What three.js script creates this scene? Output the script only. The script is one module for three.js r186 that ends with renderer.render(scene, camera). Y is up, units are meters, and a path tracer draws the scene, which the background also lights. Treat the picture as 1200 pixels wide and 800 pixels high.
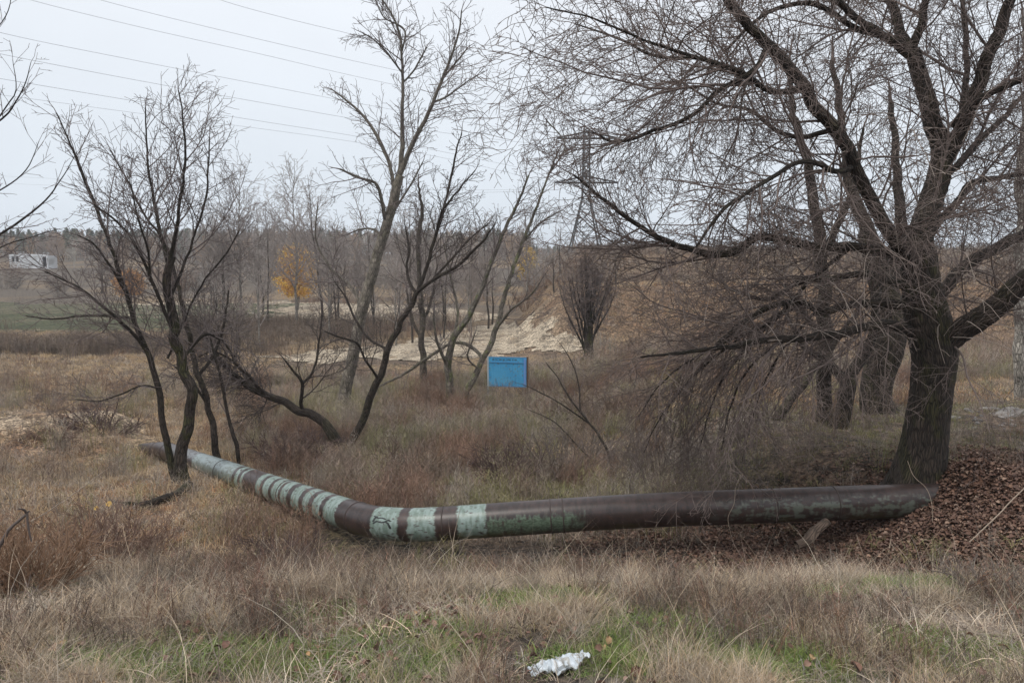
import * as THREE from 'three';

// ───────────────────────── camera, sky, sun, exposure ─────────────────────────
const W = 1200, HH = 800;                       // the photograph's pixels, for measuring
const EYE = 8.0;                                // eye height above the datum
const camera = new THREE.PerspectiveCamera(50, W / HH, 0.1, 4000);
camera.position.set(0, EYE, 0);
const PITCH = -Math.atan(95 / 858);
camera.rotation.set(PITCH, 0, 0);
camera.updateMatrixWorld(true);

const scene = new THREE.Scene();
const renderer = new THREE.WebGLRenderer({ antialias: true });
renderer.toneMapping = THREE.LinearToneMapping;
renderer.toneMappingExposure = 1.2;
renderer.shadowMap.enabled = true;

const SUN_DIR = new THREE.Vector3(-0.35, 0.80, 0.35).normalize();
const sun = new THREE.DirectionalLight(new THREE.Color(1.0, 0.945, 0.87), 1.5);
sun.name = 'sun';
sun.position.copy(SUN_DIR).multiplyScalar(120).add(new THREE.Vector3(0, 0, -30));
sun.target.position.set(0, 0, -30);
sun.castShadow = true;
sun.shadow.radius = 45;
sun.shadow.mapSize.set(2048, 2048);
Object.assign(sun.shadow.camera, { left: -70, right: 70, top: 70, bottom: -70, near: 1, far: 300 });
scene.add(sun, sun.target);
scene.fog = new THREE.FogExp2(new THREE.Color(0.80, 0.85, 0.92), 0.00045);       // thin autumn haze

// ───────────────────────── random and noise ─────────────────────────
function rngOf(seed) {
  let a = (seed * 2654435761) >>> 0 || 1;
  return () => { a = (a + 0x6D2B79F5) >>> 0; let t = a; t = Math.imul(t ^ (t >>> 15), t | 1); t ^= t + Math.imul(t ^ (t >>> 7), t | 61); return ((t ^ (t >>> 14)) >>> 0) / 4294967296; };
}
function hash2(x, y) { let h = Math.imul(x | 0, 374761393) + Math.imul(y | 0, 668265263) | 0; h = Math.imul(h ^ (h >>> 13), 1274126177); return ((h ^ (h >>> 16)) >>> 0) / 4294967296; }
function vnoise(x, y) {
  const xi = Math.floor(x), yi = Math.floor(y); let u = x - xi, v = y - yi; u = u * u * (3 - 2 * u); v = v * v * (3 - 2 * v);
  const a = hash2(xi, yi), b = hash2(xi + 1, yi), c = hash2(xi, yi + 1), d = hash2(xi + 1, yi + 1);
  return a + (b - a) * u + (c - a) * v + (a - b - c + d) * u * v;
}
function fbm(x, y, o = 4) { let s = 0, a = 0.5, t = 0; for (let i = 0; i < o; i++) { s += a * vnoise(x, y); t += a; x = x * 2.03 + 17.1; y = y * 2.03 + 5.7; a *= 0.5; } return s / t; }
const clamp = (x, a = 0, b = 1) => Math.min(b, Math.max(a, x));
const smooth = (a, b, x) => { const t = clamp((x - a) / (b - a)); return t * t * (3 - 2 * t); };
const lerp = (a, b, t) => a + (b - a) * t;

// ───────────────────────── sky ─────────────────────────
{
  const w = 1024, h = 512, d = new Float32Array(w * h * 4);
  for (let j = 0; j < h; j++) for (let i = 0; i < w; i++) {
    const el = ((j + 0.5) / h - 0.5) * 180, az = (i + 0.5) / w * 360;
    const wrap = (f) => { const t = i / w, a = f(i / 34), b = f((i - w) / 34); const k = smooth(0.9, 1, t); return lerp(a, b, k); };
    const n = wrap((x) => fbm(x * 0.9, j / 20, 5)) - 0.5, e = clamp(el / 55);
    const up = smooth(-2, 40, el);
    // an even overcast: cooler near the horizon, whiter overhead
    const k = 1 + n * 0.14 + e * 0.06;
    d.set([lerp(0.665, 0.80, up) * k, lerp(0.725, 0.815, up) * k, lerp(0.79, 0.86, up) * k, 1], (j * w + i) * 4);
  }
  const sky = new THREE.DataTexture(d, w, h, THREE.RGBAFormat, THREE.FloatType);
  sky.mapping = THREE.EquirectangularReflectionMapping; sky.magFilter = sky.minFilter = THREE.LinearFilter; sky.needsUpdate = true;
  scene.background = sky; scene.environment = sky;
}

// ───────────────────────── terrain height ─────────────────────────
const PROF = [[-40, 1.9], [-3, 1.65], [0, 1.66], [3, 2.15], [4.3, 2.45], [6.1, 2.8], [7, 3.15], [9, 4.2], [11, 4.72], [15, 5.1], [22, 5.95], [36, 6.7], [60, 6.95], [150, 6.7], [200, 5.2], [250, 2.4], [300, 0.4], [420, -3], [900, -8], [2200, -12]];
const PROF_R = [[-40, 1.9], [-3, 1.65], [0, 1.66], [4, 2.4], [8, 3.0], [11.3, 3.42], [13, 3.58], [18, 3.8], [25, 4.5], [40, 5.7], [55, 6.3], [150, 6.5], [200, 5.2], [250, 2.4], [300, 0.4], [420, -3], [900, -8], [2200, -12]];
function table(T, D) { let i = 0; while (i < T.length - 2 && D > T[i + 1][0]) i++; const [a, b] = T[i], [c, d] = T[i + 1]; return b + (d - b) * clamp((D - a) / (c - a)); }
function prof(T, D) { const s = 0.05 * Math.abs(D) + 0.2; return (table(T, D - s) + table(T, D - s / 2) + table(T, D) + table(T, D + s / 2) + table(T, D + s)) / 5; }
function drop(X, D) {                              // metres below the eye
  const f = smooth(11.2, 14.5, D), r = smooth(lerp(4.4, 2.2, f), lerp(7.9, 6.4, f), X) * smooth(4.5, 9, D);
  let h = lerp(prof(PROF, D), prof(PROF_R, D), r);
  h -= smooth(-1.2, 4.8, X + (fbm(D * 0.2, 4, 2) - 0.5) * 2 - (D - 62) * 0.05) * smooth(53, 66, D + (fbm(X * 0.15, 2, 2) - 0.5) * 6) * (1 - smooth(200, 290, D)) * 4.2 + smooth(3, 13, X) * smooth(76, 116, D) * (1 - smooth(190, 290, D)) * 3.1;        // brown bank on the right
  h -= 0.9 * Math.exp(-(((X + 17.5) / 3.6) ** 2 + ((D - 24.5) / 2.2) ** 2));                              // sandy hummocks on the left
  h -= 0.5 * Math.exp(-(((X + 14.9) / 1.2) ** 2 + ((D - 26.5) / 1.0) ** 2));
  h += 0.7 * Math.exp(-(((X + 17.5) / 3.2) ** 2 + ((D - 28.5) / 1.6) ** 2));
  const near = smooth(2, 10, D);
  h -= 0.30 * Math.exp(-(((X - 7.05) / 0.42) ** 2 + ((D - 11.05) / 0.5) ** 2));
  h -= 0.14 * smooth(6.7, 7.3, X) * (1 - smooth(7.3, 8.4, X)) * Math.exp(-(((D - 11.2) / 0.9) ** 2));
  h += 0.5 * Math.exp(-(((X + 11.2) / 2.2) ** 2 + ((D - 20.6) / 2.6) ** 2));
  h += (fbm(X * 0.9 + 3, D * 0.9, 3) - 0.5) * 0.16 + (fbm(X * 0.23, D * 0.23 + 9, 3) - 0.5) * 0.5 * near * (1 - 0.65 * r) + (fbm(X * 0.03 + 40, D * 0.03, 3) - 0.5) * 2.0 * smooth(60, 200, D);
  return h;
}
const groundY = (X, D) => EYE - drop(X, D);
const cp = Math.cos(PITCH), sp = Math.sin(PITCH);
function ray(x, y) { const a = (x - 600) / 858, b = (400 - y) / 858; return [a, b * cp + sp, -(cp - b * sp)]; }   // direction through a pixel
function at(x, y, D) { const r = ray(x, y), k = D / -r[2]; return new THREE.Vector3(r[0] * k, EYE + r[1] * k, -D); }
function onGround(x, y) {
  const r = ray(x, y), dx = r[0] / -r[2], dy = r[1] / -r[2];
  let D = 2, last = 2;
  while (D < 1500) { if (EYE + dy * D < groundY(dx * D, D)) break; last = D; D *= 1.01; D += 0.02; }
  for (let i = 0; i < 24; i++) { const m = (last + D) / 2; if (EYE + dy * m < groundY(dx * m, m)) D = m; else last = m; }
  return new THREE.Vector3(dx * D, groundY(dx * D, D), -D);
}
function pixelOf(p) { const dy = p.y - EYE, z = -p.z, f = z * cp + dy * sp, u = dy * cp - z * sp; return [600 + 858 * p.x / f, 400 - 858 * u / f]; }

// ───────────────────────── naming helpers ─────────────────────────
const used = {};
function numbered(name) { const n = used[name] = (used[name] ?? -1) + 1; return n ? name + '_' + String(n).padStart(3, '0') : name; }
function tag(o, label, category, group) { o.userData.label = label; if (category) o.userData.category = category; if (group) o.userData.group = group; return o; }
function thing(name, label, category, p = [0, 0, 0], group) {
  const o = new THREE.Group(); o.name = numbered(name); o.position.set(...(p.isVector3 ? p.toArray() : p)); scene.add(o); return tag(o, label, category, group);
}
const partCount = new WeakMap();
function part(name, geo, mat, parent) {
  const m = new THREE.Mesh(geo, mat);
  if (!partCount.has(parent)) partCount.set(parent, {});
  const c = partCount.get(parent); c[name] = (c[name] ?? -1) + 1;
  m.name = c[name] ? name + '_' + String(c[name]).padStart(3, '0') : name;
  m.castShadow = m.receiveShadow = true; parent.add(m); return m;
}
const V = (x, y, z) => new THREE.Vector3(x, y, z);

// ───────────────────────── textures ─────────────────────────
function tex(w, h, fn, srgb, repeat) {
  const d = new Uint8Array(w * h * 4);
  for (let j = 0; j < h; j++) for (let i = 0; i < w; i++) { const c = fn(i / w, j / h, i, j); const k = (j * w + i) * 4; d[k] = clamp(c[0]) * 255; d[k + 1] = clamp(c[1]) * 255; d[k + 2] = clamp(c[2]) * 255; d[k + 3] = 255; }
  const t = new THREE.DataTexture(d, w, h); t.wrapS = t.wrapT = THREE.RepeatWrapping; t.magFilter = THREE.LinearFilter; t.minFilter = THREE.LinearMipmapLinearFilter; t.generateMipmaps = true;
  if (srgb) t.colorSpace = THREE.SRGBColorSpace; if (repeat) t.repeat.set(...repeat); t.needsUpdate = true; return t;
}
// tiling noise: blend of two shifted lookups
const tile = (f) => (u, v) => { const a = smooth(0.8, 1, u), b = smooth(0.8, 1, v); return lerp(lerp(f(u, v), f(u - 1, v), a), lerp(f(u, v - 1), f(u - 1, v - 1), a), b); };
function cells(u, v, nu, nv, seed) {                     // tiling cell noise: [nearest, second nearest]
  const x = u * nu, y = v * nv, xi = Math.floor(x), yi = Math.floor(y); let d1 = 9, d2 = 9;
  for (let j = -1; j <= 1; j++) for (let i = -1; i <= 1; i++) { const cx = ((xi + i) % nu + nu) % nu, cy = ((yi + j) % nv + nv) % nv, px = xi + i + hash2(cx + seed, cy), py = yi + j + hash2(cx, cy + seed * 3 + 7), d = Math.hypot(px - x, py - y); if (d < d1) { d2 = d1; d1 = d; } else if (d < d2) d2 = d; }
  return [d1, d2];
}
const nBark = tile((u, v) => fbm(u * 30, v * 12, 4)), nBark2 = tile((u, v) => fbm(u * 6 + 40, v * 7, 4)), nWarp = tile((u, v) => fbm(u * 5 + 9, v * 9 + 3, 3));
const ridge = (u, v) => { const w = (nWarp(u, v) - 0.5) * 0.16, [a, b] = cells(u + w, v, 17, 8, 5); return clamp(smooth(0.02, 0.42, b - a) * (0.55 + 0.7 * nBark(u, v))); };
const barkMap = tex(320, 640, (u, v) => { const r = ridge(u, v), c = nBark2(u, v), n = nBark(u, v), k = 0.62 + 0.30 * r + 0.35 * (c - 0.5) + 0.3 * (n - 0.5); return [k * 0.93, k * 0.90, k * 0.86]; }, true);
const barkBump = tex(320, 640, (u, v) => { const r = ridge(u, v); return [r, r, r]; });
const nG1 = tile((u, v) => fbm(u * 40, v * 40, 5)), nG2 = tile((u, v) => fbm(u * 9 + 7, v * 9, 4));
const groundMap = tex(512, 512, (u, v) => { const a = nG1(u, v), b = nG2(u, v), k = 0.62 + (a - 0.5) * 1.1 + (b - 0.5) * 0.5; return [k, k * 0.985, k * 0.96]; }, true);
const groundBump = tex(512, 512, (u, v) => { const a = nG1(u, v); return [a, a, a]; });

const M = {};
M.ground = new THREE.MeshStandardMaterial({ vertexColors: true, map: groundMap, bumpMap: groundBump, bumpScale: 0.05, roughness: 1 });
const bark = (r, g, b, bump = 0.02) => new THREE.MeshStandardMaterial({ color: new THREE.Color().setRGB(r, g, b), map: barkMap, bumpMap: barkBump, bumpScale: bump, roughness: 0.95, vertexColors: true });
const twigMat = (r, g, b) => new THREE.MeshStandardMaterial({ color: new THREE.Color().setRGB(r, g, b), roughness: 0.9 });
M.barkDark = bark(0.105, 0.086, 0.074, 0.035);
M.barkMid = bark(0.17, 0.15, 0.13);
M.barkPale = bark(0.34, 0.32, 0.29);
M.barkBirch = bark(0.55, 0.54, 0.52);
M.twigDark = twigMat(0.09, 0.072, 0.065);
M.twigMid = twigMat(0.15, 0.122, 0.115);
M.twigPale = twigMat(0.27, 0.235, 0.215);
M.twigRed = twigMat(0.160, 0.124, 0.110); M.twigVine = twigMat(0.30, 0.25, 0.215);
M.blade = new THREE.MeshStandardMaterial({ vertexColors: true, roughness: 0.9 });
M.leaf = new THREE.MeshStandardMaterial({ vertexColors: true, roughness: 0.85 });
M.plain = (r, g, b, rough = 0.8, metal = 0) => new THREE.MeshStandardMaterial({ color: new THREE.Color().setRGB(r, g, b), roughness: rough, metalness: metal });

// ───────────────────────── ground sheet ─────────────────────────
const C = (r, g, b) => [r, g, b];
const mixc = (a, b, t) => [lerp(a[0], b[0], t), lerp(a[1], b[1], t), lerp(a[2], b[2], t)];
const GC = { straw: C(0.36, 0.29, 0.205), tan: C(0.38, 0.28, 0.17), brown: C(0.20, 0.145, 0.105), dark: C(0.10, 0.075, 0.058), leaf: C(0.155, 0.085, 0.06), olive: C(0.15, 0.145, 0.07), sand: C(0.60, 0.49, 0.37), rust: C(0.34, 0.205, 0.125), grey: C(0.26, 0.22, 0.185), far: C(0.2, 0.165, 0.13) };
const GREENS = [[205, 772, 0.42], [372, 722, 0.34], [445, 768, 0.5], [325, 775, 0.35], [785, 748, 0.55], [625, 706, 0.4], [690, 775, 0.3], [965, 702, 0.45], [1080, 690, 0.6], [1135, 772, 0.45], [905, 780, 0.35], [505, 748, 0.35], [120, 782, 0.3]].map(([x, y, r]) => { const q = onGround(x, y); return [q.x, -q.z, r]; });
function greenAt(X, D) { let g = 0.35 * smooth(0.62, 0.74, fbm(X * 0.9 + 11, D * 0.9 + 3, 3)); const w = (fbm(X * 2.2, D * 2.2, 3) - 0.5) * 0.9; for (const [a, b, r] of GREENS) { const d = Math.hypot((X - a) / r / 1.25, (D - b) / r); g = Math.max(g, 1 - smooth(0.6, 1.2, d + w)); } return g; }
function leafSlope(X, D) { return smooth(0.6, 4.0, X + (fbm(X * 0.8, D * 0.8, 2) - 0.5) * 2.4) * smooth(6.2, 8.4, D + (fbm(X, D, 2) - 0.5)) * (1 - smooth(11.4, 14.5, D + (fbm(X * 0.6 + 9, D * 0.6, 2) - 0.5) * 3)); }
function groundColor(X, D) {
  const n1 = fbm(X * 0.35, D * 0.35, 4), n2 = fbm(X * 1.3 + 5, D * 1.3, 4), nf = fbm(X * 0.05 + 2, D * 0.05, 4);
  let c = mixc(GC.grey, GC.dark, smooth(0.35, 0.7, n2));                             // near bank soil under the grass
  c = mixc(c, GC.olive, greenAt(X, D) * 0.6);
  c = mixc(c, mixc(GC.brown, GC.dark, smooth(0.4, 0.65, n2)), smooth(7, 9, D));      // the dip
  let mid = mixc(GC.brown, GC.grey, smooth(0.35, 0.65, n1));
  mid = mixc(mid, GC.olive, 0.6 * smooth(0.5, 0.62, fbm(X * 0.4 + 30, D * 0.4, 3)));
  const px = X / Math.max(D, 1);
  mid = mixc(mid, mixc(GC.tan, GC.rust, smooth(0.4, 0.62, n1)), smooth(-0.2, -0.46, px));  // tan slope on the left
  c = mixc(c, mid, smooth(10.5, 13, D));
  c = mixc(c, mixc(GC.leaf, GC.dark, 0.6 * smooth(0.45, 0.7, n2)), leafSlope(X, D));
  c = mixc(c, mixc(GC.tan, GC.brown, smooth(0.35, 0.65, n1)), smooth(26, 40, D));
  c = mixc(c, GC.sand, 0.9 * smooth(0.42, 0.6, n2) * Math.exp(-(((X + 16.8) / 4.2) ** 2 + ((D - 23.6) / 3.0) ** 2)) + 0.8 * Math.exp(-(((X + 14.4) / 1.6) ** 2 + ((D - 25.8) / 1.2) ** 2)));
  c = mixc(c, mixc(GC.far, GC.tan, smooth(0.4, 0.62, nf)), smooth(70, 120, D));
  const bank = smooth(-1.5, 2, X - (D - 62) * 0.05) * smooth(50, 57, D) * (1 - smooth(200, 260, D));
  c = mixc(c, mixc(mixc(GC.brown, GC.rust, 0.45), mixc(GC.tan, GC.rust, 0.35), smooth(64, 80, D + (n1 - 0.5) * 20)), bank * 0.9);
  c = mixc(c, mixc(GC.sand, GC.tan, 0.45), 0.85 * smooth(0.35, 0.55, n2) * Math.exp(-(((X - 2.2) / 2.4) ** 2 + ((D - 60) / 7) ** 2)));
  const k = 0.85 + 0.3 * n2; return [c[0] * k * 1.35, c[1] * k * 1.35, c[2] * k * 1.35];   // the map darkens by about a third
}
function sheet(rows, cols, posOf, keep, colorOf, uvScale = 0.5) {
  const nC = cols + 1, P = new Float32Array((rows + 1) * nC * 3), K = new Float32Array(P.length), U = new Float32Array((rows + 1) * nC * 2), I = [];
  for (let i = 0; i <= rows; i++) for (let j = 0; j <= cols; j++) {
    const [X, D, lift] = posOf(i / rows, j / cols), k = i * nC + j; P.set([X, groundY(X, D) + lift, -D], k * 3); K.set(colorOf(X, D), k * 3); U.set([X * uvScale, D * uvScale], k * 2);
  }
  for (let i = 0; i < rows; i++) for (let j = 0; j < cols; j++) { const a = i * nC + j, b = a + 1, c = a + nC, d = c + 1; if (!keep || keep(P[a * 3], -P[a * 3 + 2])) I.push(a, b, c, b, d, c); }
  const g = new THREE.BufferGeometry(); g.setAttribute('position', new THREE.BufferAttribute(P, 3)); g.setAttribute('color', new THREE.BufferAttribute(K, 3)); g.setAttribute('uv', new THREE.BufferAttribute(U, 2)); g.setIndex(I); g.computeVertexNormals(); return g;
}
{
  const rowsD = []; for (let D = -30; D < 2; D += 1.2) rowsD.push(D); for (let D = 2; D < 2200; D += 0.10 + D * 0.0125) rowsD.push(D); rowsD.push(2200);
  const n = rowsD.length - 1;
  const g = sheet(n, 300, (i, j) => { const D = rowsD[Math.round(i * n)], u = j * 2 - 1; return [u * (0.55 + 0.45 * u * u) * (16 + 1.9 * Math.abs(D)), D, 0]; }, null, groundColor);
  const o = part('ground', g, M.ground, scene); o.userData.kind = 'structure'; o.userData.label = 'rough brown ground of dry grass, sand and leaves sloping down from the road';
}
{ // green field far left
  const edge = (X, D) => { const w = (fbm(X * 0.09, D * 0.09, 3) - 0.5); return D > 69 + w * 9 && D < 118 + w * 26 && X < -27 - (D - 66) * 0.12 + w * 14; };
  const g = sheet(90, 180, (i, j) => [-150 + j * 128, 62 + i * 72, 0.06], edge, (X, D) => { const n = fbm(X * 0.5, D * 0.25, 4), s = fbm(X * 0.06, D * 0.3, 3); return mixc(mixc(C(0.15, 0.17, 0.075), C(0.27, 0.25, 0.15), smooth(0.4, 0.65, s)), C(0.1, 0.12, 0.05), smooth(0.5, 0.7, n) * 0.6); });
  const o = part('field', g, M.ground, scene); o.userData.kind = 'structure'; o.userData.label = 'green winter crop field far off on the left';
}
function sandPatch(label, pix, n = 70) {
  const poly = pix.map(([x, y]) => onGround(x, y)).map((p) => [p.x, -p.z]);
  const xs = poly.map((p) => p[0]), ds = poly.map((p) => p[1]), x0 = Math.min(...xs), x1 = Math.max(...xs), d0 = Math.min(...ds), d1 = Math.max(...ds);
  const inside = (X, D) => { const wx = (fbm(X * 0.6, D * 0.6, 3) - 0.5) * 3, wd = (fbm(X * 0.6 + 50, D * 0.6, 3) - 0.5) * 3; X += wx; D += wd; let c = false; for (let i = 0, j = poly.length - 1; i < poly.length; j = i++) { const [a, b] = poly[i], [e, f] = poly[j]; if ((b > D) !== (f > D) && X < (e - a) * (D - b) / (f - b) + a) c = !c; } return c; };
  const g = sheet(n, n * 2, (i, j) => [lerp(x0, x1, j), lerp(d0, d1, i), 0.05], inside, (X, D) => mixc(C(0.96, 0.83, 0.65), C(0.55, 0.46, 0.35), smooth(0.5, 0.7, fbm(X * 0.8, D * 0.8, 4))));
  const o = part('sand_path', g, M.ground, scene); o.name = numbered('sand_path'); o.userData.kind = 'structure'; o.userData.label = label;
}
sandPatch('pale sandy track crossing behind the bare trees', [[300, 418], [372, 411], [430, 408], [480, 400], [540, 386], [590, 376], [640, 384], [690, 402], [690, 410], [620, 412], [560, 420], [500, 424], [430, 420], [372, 428]]);
sandPatch('pale bare strip of field behind the thin trees', [[120, 366], [150, 356], [240, 353], [330, 353], [430, 356], [560, 366], [590, 370], [560, 377], [470, 377], [330, 372], [240, 373], [160, 374]]);

// ───────────────────────── tubes and branches ─────────────────────────
class Tubes {
  constructor() { this.P = []; this.N = []; this.U = []; this.K = []; this.I = []; this.n = 0; }
  tube(pts, rad, sides, o = {}) {
    const m = pts.length, seam = sides > 4 ? 1 : 0, ring = sides + seam, base = this.n;
    let ux, uy, uz, len = 0;
    for (let i = 0; i < m; i++) {
      const a = pts[Math.max(0, i - 1)], b = pts[Math.min(m - 1, i + 1)], p = pts[i];
      let tx = b.x - a.x, ty = b.y - a.y, tz = b.z - a.z; const L = Math.hypot(tx, ty, tz) || 1; tx /= L; ty /= L; tz /= L;
      if (i === 0) { if (Math.abs(ty) < 0.9) { ux = -tz; uy = 0; uz = tx; } else { ux = 1; uy = 0; uz = 0; } } else len += Math.hypot(p.x - pts[i - 1].x, p.y - pts[i - 1].y, p.z - pts[i - 1].z);
      const dt = ux * tx + uy * ty + uz * tz; ux -= tx * dt; uy -= ty * dt; uz -= tz * dt; const ul = Math.hypot(ux, uy, uz) || 1; ux /= ul; uy /= ul; uz /= ul;
      const vx = ty * uz - tz * uy, vy = tz * ux - tx * uz, vz = tx * uy - ty * ux;
      for (let k = 0; k < ring; k++) {
        const an = (k % sides) / sides * Math.PI * 2, c = Math.cos(an), s = Math.sin(an), nx = ux * c + vx * s, ny = uy * c + vy * s, nz = uz * c + vz * s;
        const r = o.shape ? rad[i] * o.shape(an, len, i / (m - 1)) : rad[i];
        this.P.push(p.x + nx * r, p.y + ny * r, p.z + nz * r); this.N.push(nx, ny, nz);
        this.U.push(k / sides * Math.max(1, Math.round(rad[0] * 8)), len * 0.55);
        if (o.color) { const q = o.color(p.x + nx * r, p.y + ny * r, p.z + nz * r, ny); this.K.push(q[0], q[1], q[2]); } else this.K.push(1, 1, 1);
      }
    }
    for (let i = 0; i < m - 1; i++) for (let k = 0; k < sides; k++) { const a = base + i * ring + k, b = base + i * ring + (seam ? k + 1 : (k + 1) % sides), c = a + ring, d = b + ring; this.I.push(a, b, c, b, d, c); }
    this.n += m * ring;
    if (o.cap) { const p = pts[m - 1], q = pts[m - 2], L = p.distanceTo(q) || 1; this.P.push(p.x, p.y, p.z); this.N.push((p.x - q.x) / L, (p.y - q.y) / L, (p.z - q.z) / L); this.U.push(0, 0); this.K.push(1.5, 1.4, 1.2); const e = base + (m - 1) * ring; for (let k = 0; k < sides; k++) this.I.push(e + k, e + (seam ? k + 1 : (k + 1) % sides), this.n); this.n++; }
  }
  geometry(recompute) {
    const g = new THREE.BufferGeometry();
    g.setAttribute('position', new THREE.Float32BufferAttribute(this.P, 3)); g.setAttribute('normal', new THREE.Float32BufferAttribute(this.N, 3)); g.setAttribute('uv', new THREE.Float32BufferAttribute(this.U, 2)); g.setAttribute('color', new THREE.Float32BufferAttribute(this.K, 3)); g.setIndex(this.I);
    if (recompute) g.computeVertexNormals();
    return g;
  }
}
let triangles = 0;
function randDir(r) { const z = r() * 2 - 1, a = r() * Math.PI * 2, s = Math.sqrt(1 - z * z); return V(s * Math.cos(a), z, s * Math.sin(a)); }
const _q = new THREE.Quaternion(), _ax = new THREE.Vector3();
function turned(dir, angle, r) { const v = randDir(r); _ax.crossVectors(dir, v); if (_ax.lengthSq() < 1e-6) _ax.set(1, 0, 0); _ax.normalize(); _q.setFromAxisAngle(_ax, angle); return dir.clone().applyQuaternion(_q); }
// a branch and everything that grows on it. P: arrays per level {seg, wob, trop, kids, ang, ratio, rmin, levels}
function branch(B, p, dir, len, r0, lv, P, R) {
  const nseg = Math.max(3, Math.min(11, Math.round(len / P.seg[lv]))), step = len / nseg, pts = [p.clone()], rad = [r0], dirs = [dir.clone()];
  const d = dir.clone(), q = p.clone(), rend = Math.max(P.rmin * 0.8, r0 * 0.3);
  for (let i = 1; i <= nseg; i++) {
    d.x += (R() - 0.5) * P.wob[lv]; d.y += (R() - 0.5) * P.wob[lv] + P.trop[lv] * step; d.z += (R() - 0.5) * P.wob[lv]; d.normalize();
    q.addScaledVector(d, step);
    if (P.floor) { const f = groundY(q.x + P.floor.x, -(q.z + P.floor.z)) - P.floor.y + 0.05; if (q.y < f) { q.y = f; d.y = Math.abs(d.y) * 0.2; } }
    pts.push(q.clone()); dirs.push(d.clone()); rad.push(lerp(r0, rend, i / nseg));
  }
  B.tube(pts, rad, r0 > 0.035 ? 7 : r0 > 0.014 ? 5 : 3);
  if (lv >= P.levels) return;
  const n = Math.floor(P.kids[lv] * len + R());
  for (let i = 0; i < n; i++) {
    const t = lerp(P.from ?? 0.15, 1, (i + R()) / n), k = Math.min(nseg - 1, Math.floor(t * nseg)), f = t * nseg - k;
    const s = pts[k].clone().lerp(pts[k + 1], clamp(f)), rr = Math.max(P.rmin, lerp(rad[k], rad[k + 1], clamp(f)) * (P.thin ?? 0.62));
    const l2 = len * P.ratio[lv] * (1.05 - 0.55 * t) * (0.55 + 0.75 * R()); if (l2 < 0.04) continue;
    branch(B, s, turned(dirs[k], P.ang[lv] * (0.7 + 0.6 * R()), R), l2, rr, lv + 1, P, R);
  }
}
// smooths a limb given as points and radii
function limbCurve(pts, rad, spacing, wob, R, gnarl = 0.8) {
  const c = new THREE.CatmullRomCurve3(pts, false, 'centripetal'), L = c.getLength(), n = Math.max(4, Math.ceil(L / spacing)), P = [], r = [], m = pts.length - 1;
  // parameter of every control point in arc length, so that radii sit where they were given
  const seedOff = Math.floor(R() * 900); const acc = [0]; for (let i = 1; i <= m; i++) acc.push(acc[i - 1] + pts[i].distanceTo(pts[i - 1]));
  for (let i = 0; i <= n; i++) {
    const t = i / n, p = c.getPointAt(t), s = t * acc[m]; let k = 0; while (k < m - 1 && s > acc[k + 1]) k++;
    const rr = lerp(rad[k], rad[k + 1], clamp((s - acc[k]) / (acc[k + 1] - acc[k] || 1)));
    if (i) { const ph = seedOff, e = Math.min(1, i / 4) * gnarl * (0.55 * Math.min(rr, 0.12) + 0.006), w = t * L / (0.22 + rr * 2.2); p.x += (vnoise(w, ph) - 0.5) * 2 * e; p.y += (vnoise(w, ph + 31) - 0.5) * 1.4 * e; p.z += (vnoise(w, ph + 67) - 0.5) * 2 * e; }
    if (i && wob) { p.x += (R() - 0.5) * wob * rr; p.y += (R() - 0.5) * wob * rr; p.z += (R() - 0.5) * wob * rr; }
    P.push(p); r.push(rr);
  }
  return { P, r, L };
}
const barkColor = (moss, base = 1) => (x, y, z, ny) => {
  const n = fbm(x * 7 + z * 3, y * 5 + z * 4, 3), k = base * (0.75 + 0.5 * fbm(x * 3 + 9, y * 2 + z * 3, 3));
  const m = moss * smooth(0.52, 0.68, n); return [lerp(k, 0.85, m), lerp(k, 1.15, m), lerp(k, 0.38, m)];
};
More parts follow.
